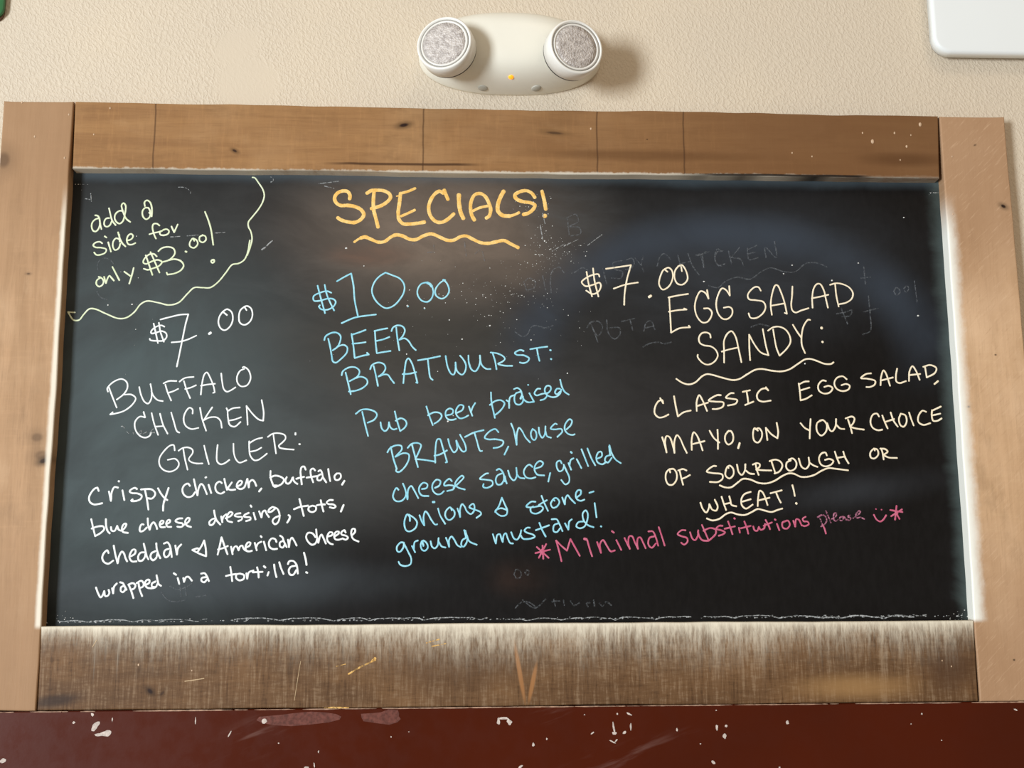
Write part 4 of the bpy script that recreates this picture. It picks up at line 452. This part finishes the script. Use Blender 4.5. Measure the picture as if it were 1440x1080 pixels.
def ribbon(bm, pts, wd, hgt, y=0., var=.14):
    # a low domed streak of chalk, round at both ends
    sd = random.random() * 50; L = spline(pts); n = len(L); rows = []
    t = (L[1] - L[0]).normalized(); te = (L[-1] - L[-2]).normalized(); hw_ = wd / 2
    L = [L[0] - t * hw_ * .8, L[0] - t * hw_ * .45] + L + [L[-1] + te * hw_ * .45, L[-1] + te * hw_ * .8]; N_ = len(L)
    s = 0
    for i, p in enumerate(L):
        if i: s += (p - L[i - 1]).length
        tt = (L[min(i + 1, N_ - 1)] - L[max(i - 1, 0)]).normalized(); nn = Vector((-tt.y, tt.x))
        e = .35 if i in (0, N_ - 1) else .85 if i in (1, N_ - 2) else 1
        ww = hw_ * e * (1 + var * noise.noise((s * 130, sd, 0)) + var * .9 * noise.noise((s * 520, sd, 3)))
        rows.append([bm.verts.new((p.x + nn.x * ww * u, y - hgt * h_ * e + .00004, p.y + nn.y * ww * u)) for u, h_ in ((-1, 0), (-.75, .7), (0, 1), (.75, .7), (1, 0))])
    for A, B in zip(rows, rows[1:]):
        for i in range(4): bm.faces.new((A[i], A[i + 1], B[i + 1], B[i]))
    bm.faces.new(rows[0]); bm.faces.new(rows[-1][::-1])
for ci, (nm, mt, txt) in enumerate(CHALK):
    bm = bmesh.new()
    for st in txt.split(';'):
        wd, pp = st.split(':'); wd = float(wd) * (.00090 if mt != 'orange' else .00103) * (.92 if mt == 'white' else 1); cur = []; segs = []
        for tok in pp.split():
            cn = tok[-1] == '!'; x, z = tok.rstrip('!').split(','); v = Vector((int(x) * 1e-4, int(z) * 1e-4)); cur.append(v)
            if cn: segs.append(cur); cur = [v]
        if len(cur) > 1: segs.append(cur)
        for sg in segs:
            if len(sg) > 1: ribbon(bm, sg, wd, .00030 if mt not in ('ghost', 'pale', 'mauve') else .00012 + .00001 * ci, 0, .14 if mt not in ('ghost', 'pale', 'mauve') else .35)
    o = link(nm, bm, CM[mt], panel)
    o['label'] = {'white': 'white', 'lime': 'pale lime', 'orange': 'thick orange', 'cyan': 'sky blue', 'pink': 'pink', 'mauve': 'half rubbed out pink', 'cream': 'cream', 'ghost': 'barely visible erased', 'pale': 'faint pale'}[mt] + {'chalk_border': ' chalk wavy border', 'chalk_underline': ' chalk wavy underline', 'chalk_scuff': ' chalk scuff'}.get(nm, ' chalk lettering')
# wavy tide mark and crumbs of dust along the lower edge of the slate
bm = bmesh.new()
for (x0, z0), (x1, z1), wd in (((-0.6082, -0.3098), (-0.3758, -0.3091), .0012), ((-0.3758, -0.3087), (-0.0038, -0.3103), .0015), ((-0.0038, -0.3112), (0.2781, -0.3103), .0014), ((0.2585, -0.3097), (0.5805, -0.3119), .0018)):
    n = int((x1 - x0) / .006); ps = []; ph = random.random() * 9; xx = x0; up = 0
    for i in range(n + 1):
        s = i / n; bmp = abs(math.sin(s * (x1 - x0) * 46 + ph + 1.6 * noise.noise((s * 9, ph, 0))))
        ps.append(Vector((x0 + (x1 - x0) * s, z0 + (z1 - z0) * s + .0042 * bmp ** .6 - .0025 + random.uniform(-.0004, .0004))))
    for j in range(0, n - 8, 8):
        if random.random() < .99: ribbon(bm, ps[j:j + 9], wd * random.uniform(.7, 1.1), .0002, 0, .35)
for i in range(260):
    x = random.uniform(-.625, .626); z = -.3115 + abs(random.gauss(0, .0012)); r = random.uniform(.0004, .0012)
    bmesh.ops.create_icosphere(bm, subdivisions=1, radius=1, matrix=Matrix.Translation((x, -.0003, z)) @ Matrix.Diagonal((r * random.uniform(1, 2.6), .0006, r, 1)))
link('chalk_tide_mark', bm, chalk('tide_chalk', (.42, .44, .44), (.66, .68, .67), .85), panel)
bm = bmesh.new()
CL = [((0.0354, 0.2363), .012, .03, 60), ((0.0585, 0.2015), .022, .013, 120), ((0.0143, 0.1570), .03, .03, 110), ((-0.0213, 0.1276), .05, .03, 90), ((-0.0567, 0.1357), .04, .022, 60), ((0.0255, 0.2737), .018, .006, 30), ((0.0697, 0.1156), .03, .02, 24), ((-0.0817, 0.0634), .09, .05, 40), ((0.6235, 0.3034), .006, .005, 40), ((-0.6058, -0.3043), .008, .008, 22), ((0.6164, -0.3127), .014, .006, 60), ((-0.6155, 0.3099), .005, .007, 14), ((-0.5188, 0.1126), .012, .05, 14), ((0.0710, 0.2154), .025, .006, 30)]
def speck(x, z, r):
    bmesh.ops.create_icosphere(bm, subdivisions=1, radius=1, matrix=Matrix.Translation((x, -.0002, z)) @ Matrix.Diagonal((r * random.uniform(.8, 1.5), .0004, r, 1)))
for (x, z), sx, sz, n in CL:
    for i in range(int(n * .6)): speck(x + random.gauss(0, sx), min(.3, z + random.gauss(0, sz)), random.choice((.00025, .0003, .0003, .0004, .0007)))
for (x, z), r in [((-0.1492, 0.1249), .0016), ((-0.2368, 0.2087), .0015), ((-0.1251, 0.1219), .0012), ((0.0465, 0.2216), .0014), ((-0.0898, 0.1045), .001), ((0.2753, 0.1629), .0011), ((0.3917, 0.1753), .001), ((0.4619, 0.1657), .0014), ((0.4048, 0.1881), .0011), ((0.5021, 0.1920), .001), ((0.5738, 0.2615), .001), ((-0.0325, 0.0965), .0012), ((0.0765, 0.0282), .0012), ((0.0257, 0.0761), .001), ((0.4162, 0.0435), .001), ((-0.2112, 0.1827), .001), ((-0.0717, 0.0768), .0012), ((-0.1495, 0.0550), .0012), ((-0.0913, -0.0403), .0014), ((-0.5665, 0.1236), .0012), ((-0.5332, 0.1248), .0011), ((0.4161, 0.0430), .0012), ((0.5849, 0.1140), .0013)]: speck(x, z, r)
o = link('chalk_specks', bm, CM['dust'], panel); o['kind'] = 'stuff'
# stray chalk marks on the lower rail
low = [o for o in board.children if o.name.startswith('frame_rail')][1]
M_ochre = chalk('ochre_chalk', (.78, .42, .10), (.88, .58, .22), .95); M_raw = plain('raw_scratch', (.6, .45, .27), .8, .2)
def marks(name, mat, items):
    for strokes in items:
        bm = bmesh.new()
        for wd, pts in strokes: ribbon(bm, [Vector(p) for p in pts], wd, .0003, FY, .4)
        link(name, bm, mat, low)
marks('chalk_streak', M_ochre, [[(.0022, ((-0.2210, -0.3802), (-0.2072, -0.3721), (-0.1858, -0.3622))), (.0035, ((-0.1896, -0.3631), (-0.1859, -0.3603)))], [(.0018, ((-0.1184, -0.3407), (-0.1014, -0.3362)))], [(.0014, ((-0.1118, -0.3453), (-0.0929, -0.3418)))], [(.0026, ((-0.2508, -0.4234), (-0.2342, -0.4231), (-0.2202, -0.4237)))], [(.0012, ((-0.2371, -0.3700), (-0.2250, -0.3673)))]])
marks('scratch', M_raw, [[(.0011, ((-0.4339, -0.3873), (-0.4202, -0.3856), (-0.4092, -0.3839)))], [(.0007, ((-0.2909, -0.4131), (-0.2847, -0.3677), (-0.2839, -0.3632)))], [(.0008, ((-0.5556, -0.3427), (-0.5506, -0.3336)))]])
# ---------------------------------------------------------------- emergency light
EX, EZ = -.002, .503
em = empty('emergency_light', (EX, WY, EZ), 'cream twin-head emergency light unit mounted on the wall above the chalkboard', 'emergency light')
M_pl = plain('cream_plastic', (.80, .775, .665), .38, .5, .03, 8); M_pl2 = plain('white_head_plastic', (.84, .825, .76), .35, .5, .03, 8)
M_seam = plain('dark_seam', (.05, .045, .04), .7, .2); M_cap = plain('grey_screw_cap', (.50, .49, .42), .5, .4)
k = NT('faceted_lens', .5, .4); vo = k.n('ShaderNodeTexVoronoi', {'Vector': k.P, 'Scale': 420.}, feature='F1').outputs[0]; nz = k.noise(k.P, 60, 4, .7)
k.col(k.mix(k.ramp(k.noise(k.P, 160, 3, .7), .3, .7), (.40, .36, .33), (.68, .63, .58))); k.b.inputs['Metallic'].default_value = .1
k.bump(k.add(k.mul(vo, 1.), k.mul(nz, .5)), .5, .0022); M_lens = k.m
A_, B_, D_ = .1345, .0585, .064
bm = bmesh.new(); NR, NA = 26, 120; rings = []
for i in range(NR + 1):
    s = math.sin(i / NR * math.pi / 2); ring = []
    for j in range(NA):
        a = 2 * math.pi * j / NA; ca, sa = math.cos(a), math.sin(a)
        ex = 2 / 2.35
        x = A_ * abs(ca) ** ex * (1 if ca > 0 else -1) * s; z = B_ * abs(sa) ** ex * (1 if sa > 0 else -1) * s
        dy = D_ * max(0, 1 - s ** 3.6) ** .52
        dy *= 1 - .16 * (x / A_) ** 2
        ring.append((x, -.004 - dy, z))
    rings.append(ring)
vr = [[bm.verts.new(p) for p in rg] for rg in rings[1:]]; ctr = bm.verts.new((0, -.004 - D_, 0))
for j in range(NA): bm.faces.new((ctr, vr[0][j], vr[0][(j + 1) % NA]))
for A, B in zip(vr, vr[1:]):
    for j in range(NA): bm.faces.new((A[j], B[j], B[(j + 1) % NA], A[(j + 1) % NA]))
bk = [bm.verts.new((v.co.x * .995, 0, v.co.z * .995)) for v in vr[-1]]
for j in range(NA): bm.faces.new((vr[-1][j], bk[j], bk[(j + 1) % NA], vr[-1][(j + 1) % NA]))
bm.faces.new(bk)
house = link('housing', bm, M_pl, em)
def surf(x, z):      # front of the housing at x,z and its outward normal
    def y_(x, z):
        s = ((abs(x) / A_) ** 2.35 + (abs(z) / B_) ** 2.35) ** (1 / 2.35)
        return -.004 - D_ * max(0, 1 - s ** 3.6) ** .52 * (1 - .16 * (x / A_) ** 2)
    e = .0005; gx = (y_(x + e, z) - y_(x - e, z)) / (2 * e); gz = (y_(x, z + e) - y_(x, z - e)) / (2 * e)
    return Vector((x, y_(x, z), z)), Vector((gx, -1, gz)).normalized()
def put(name, bm, mat, x, z, parent, lift=0.):
    p, nrm = surf(x, z); q = nrm.to_track_quat('Z', 'Y')
    for v in bm.verts: v.co = q @ v.co + p + nrm * lift
    return link(name, bm, mat, parent)
for sx in (-.0405, .0375): put('screw_cap', lathe([(0, .0012), (.0062, .0012), (.0072, .0004), (.0076, -.001), (.0076, -.003)], 32), M_cap, sx, -.0558, house)
k = NT('amber_lamp', .3); k.col((.9, .35, .02)); k.b.inputs['Emission Color'].default_value = (1, .30, .015, 1); k.b.inputs['Emission Strength'].default_value = 1.1
put('indicator_lamp', lathe([(0, .0020), (.0022, .0017), (.0038, .0004), (.0041, -.001), (.0041, -.003)], 24), k.m, -.0005, -.0500, house)
M_clear = plain('clear_lens_border', (.80, .78, .72), .3, .5)
def head(px_x, px_z, ax, rot):
    dirv = Vector(ax).normalized(); q = dirv.to_track_quat('Z', 'Y'); base = Vector((px_x, 0, px_z)) - Vector((EX, 0, EZ))
    front = Vector((base.x, -.088 - WY, base.z))
    def T(bm):
        for v in bm.verts: v.co = q @ v.co + front
        return bm
    R_ = .0395
    hd = link('lamp_head', T(lathe([(0, -.05), (.026, -.05), (.030, -.034), (R_ - .003, -.028), (R_ + .0006, -.0255), (R_ + .001, -.010), (R_ + .0005, -.002), (R_ - .0012, .0), (R_ - .003, -.0006), (R_ - .0042, -.0035), (0, -.0035)], 80)), M_pl2, em)
    bmx = lathe([(R_ - .0025, -.0295), (R_ - .0002, -.0292), (R_ + .0002, -.0268), (R_ - .002, -.0262)], 80); link('seam_ring', T(bmx), M_seam, hd)
    bmx = lathe([(R_ - .0056, -.0034), (R_ - .0054, -.0015), (R_ - .0042, -.0010), (R_ - .0042, -.0034)], 80); link('lens_ring', T(bmx), plain('grey_ring', (.34, .32, .28), .5), hd)
    link('lens', T(lathe([(0, -.0004), (.012, -.0005), (.024, -.0010), (.0315, -.0016), (.0315, -.0032)], 64)), M_lens, hd)
    link('lens_border', T(lathe([(.0312, -.0034), (.0312, -.0014), (.0335, -.0012), (R_ - .0054, -.0018), (R_ - .0054, -.0034)], 64)), M_clear, hd)
head(*(-0.0985, 0.4812), (-.30, -1, .02), 0)
head(*(0.0879, 0.4789), (.30, -1, -.02), 0)
# ---------------------------------------------------------------- white wall box, upper right
def rrect(x0, x1, z0, z1, r, n=14):
    o = []
    for cx_, cz_, a0 in ((x1 - r, z0 + r, -90), (x1 - r, z1 - r, 0), (x0 + r, z1 - r, 90), (x0 + r, z0 + r, 180)):
        o += [(cx_ + r * math.cos(math.radians(a0 + 90 * i / n)), cz_ + r * math.sin(math.radians(a0 + 90 * i / n))) for i in range(n + 1)]
    return o
(bx, bz) = (0.6290, 0.5106); BXW, BXH = .34, .26
wb = empty('wall_unit', (bx + BXW / 2, WY, bz + BXH / 2), 'glossy white rounded plastic box on the wall at the upper right corner', 'wall box')
M_box = plain('gloss_white_plastic', (.80, .835, .825), .25, .5, .01, 5)
x2, z2 = BXW / 2, BXH / 2
lay = [(.002, -.009)] + [(.010 * (1 - math.sin(math.radians(a))) * .9 , -.010 - .0) for a in ()] + [(.0, -.0105), (.0, -.020)] + [(.0055 * (1 - math.cos(math.radians(a))), -.020 - .006 * math.sin(math.radians(a))) for a in range(10, 91, 10)]
link('cover', plate(rrect(-x2, x2, -z2, z2, .027), lay), M_box, wb)
link('back_plate', plate(rrect(-x2 + .006, x2 - .006, -z2 + .006, z2 - .006, .022), [(0, 0), (0, -.0095)]), plain('grey_back_plate', (.35, .34, .33), .6), wb)
# ---------------------------------------------------------------- green plaque, upper left corner
(gx, gz) = (-0.7385, 0.5505); GW, GH = .26, .20
gp = empty('wall_plaque', (gx - GW / 2, WY, gz + GH / 2), 'green rounded corner of a plaque on the wall at the upper left', 'plaque')
link('face_plate', plate(rrect(-GW / 2, GW / 2, -GH / 2, GH / 2, .016), [(0, -.004), (0, -.008), (.0015, -.0095)]), plain('green_enamel', (.035, .16, .055), .4, .5, .1, 30), gp)
link('shade_rim', plate(rrect(-GW / 2 + .0005, GW / 2 - .0012, -GH / 2 - .004, GH / 2, .016), [(0, 0), (0, -.004)]), plain('brown_shade', (.13, .065, .035), .6), gp)  # brown rim standing in for the shadow under the green plate
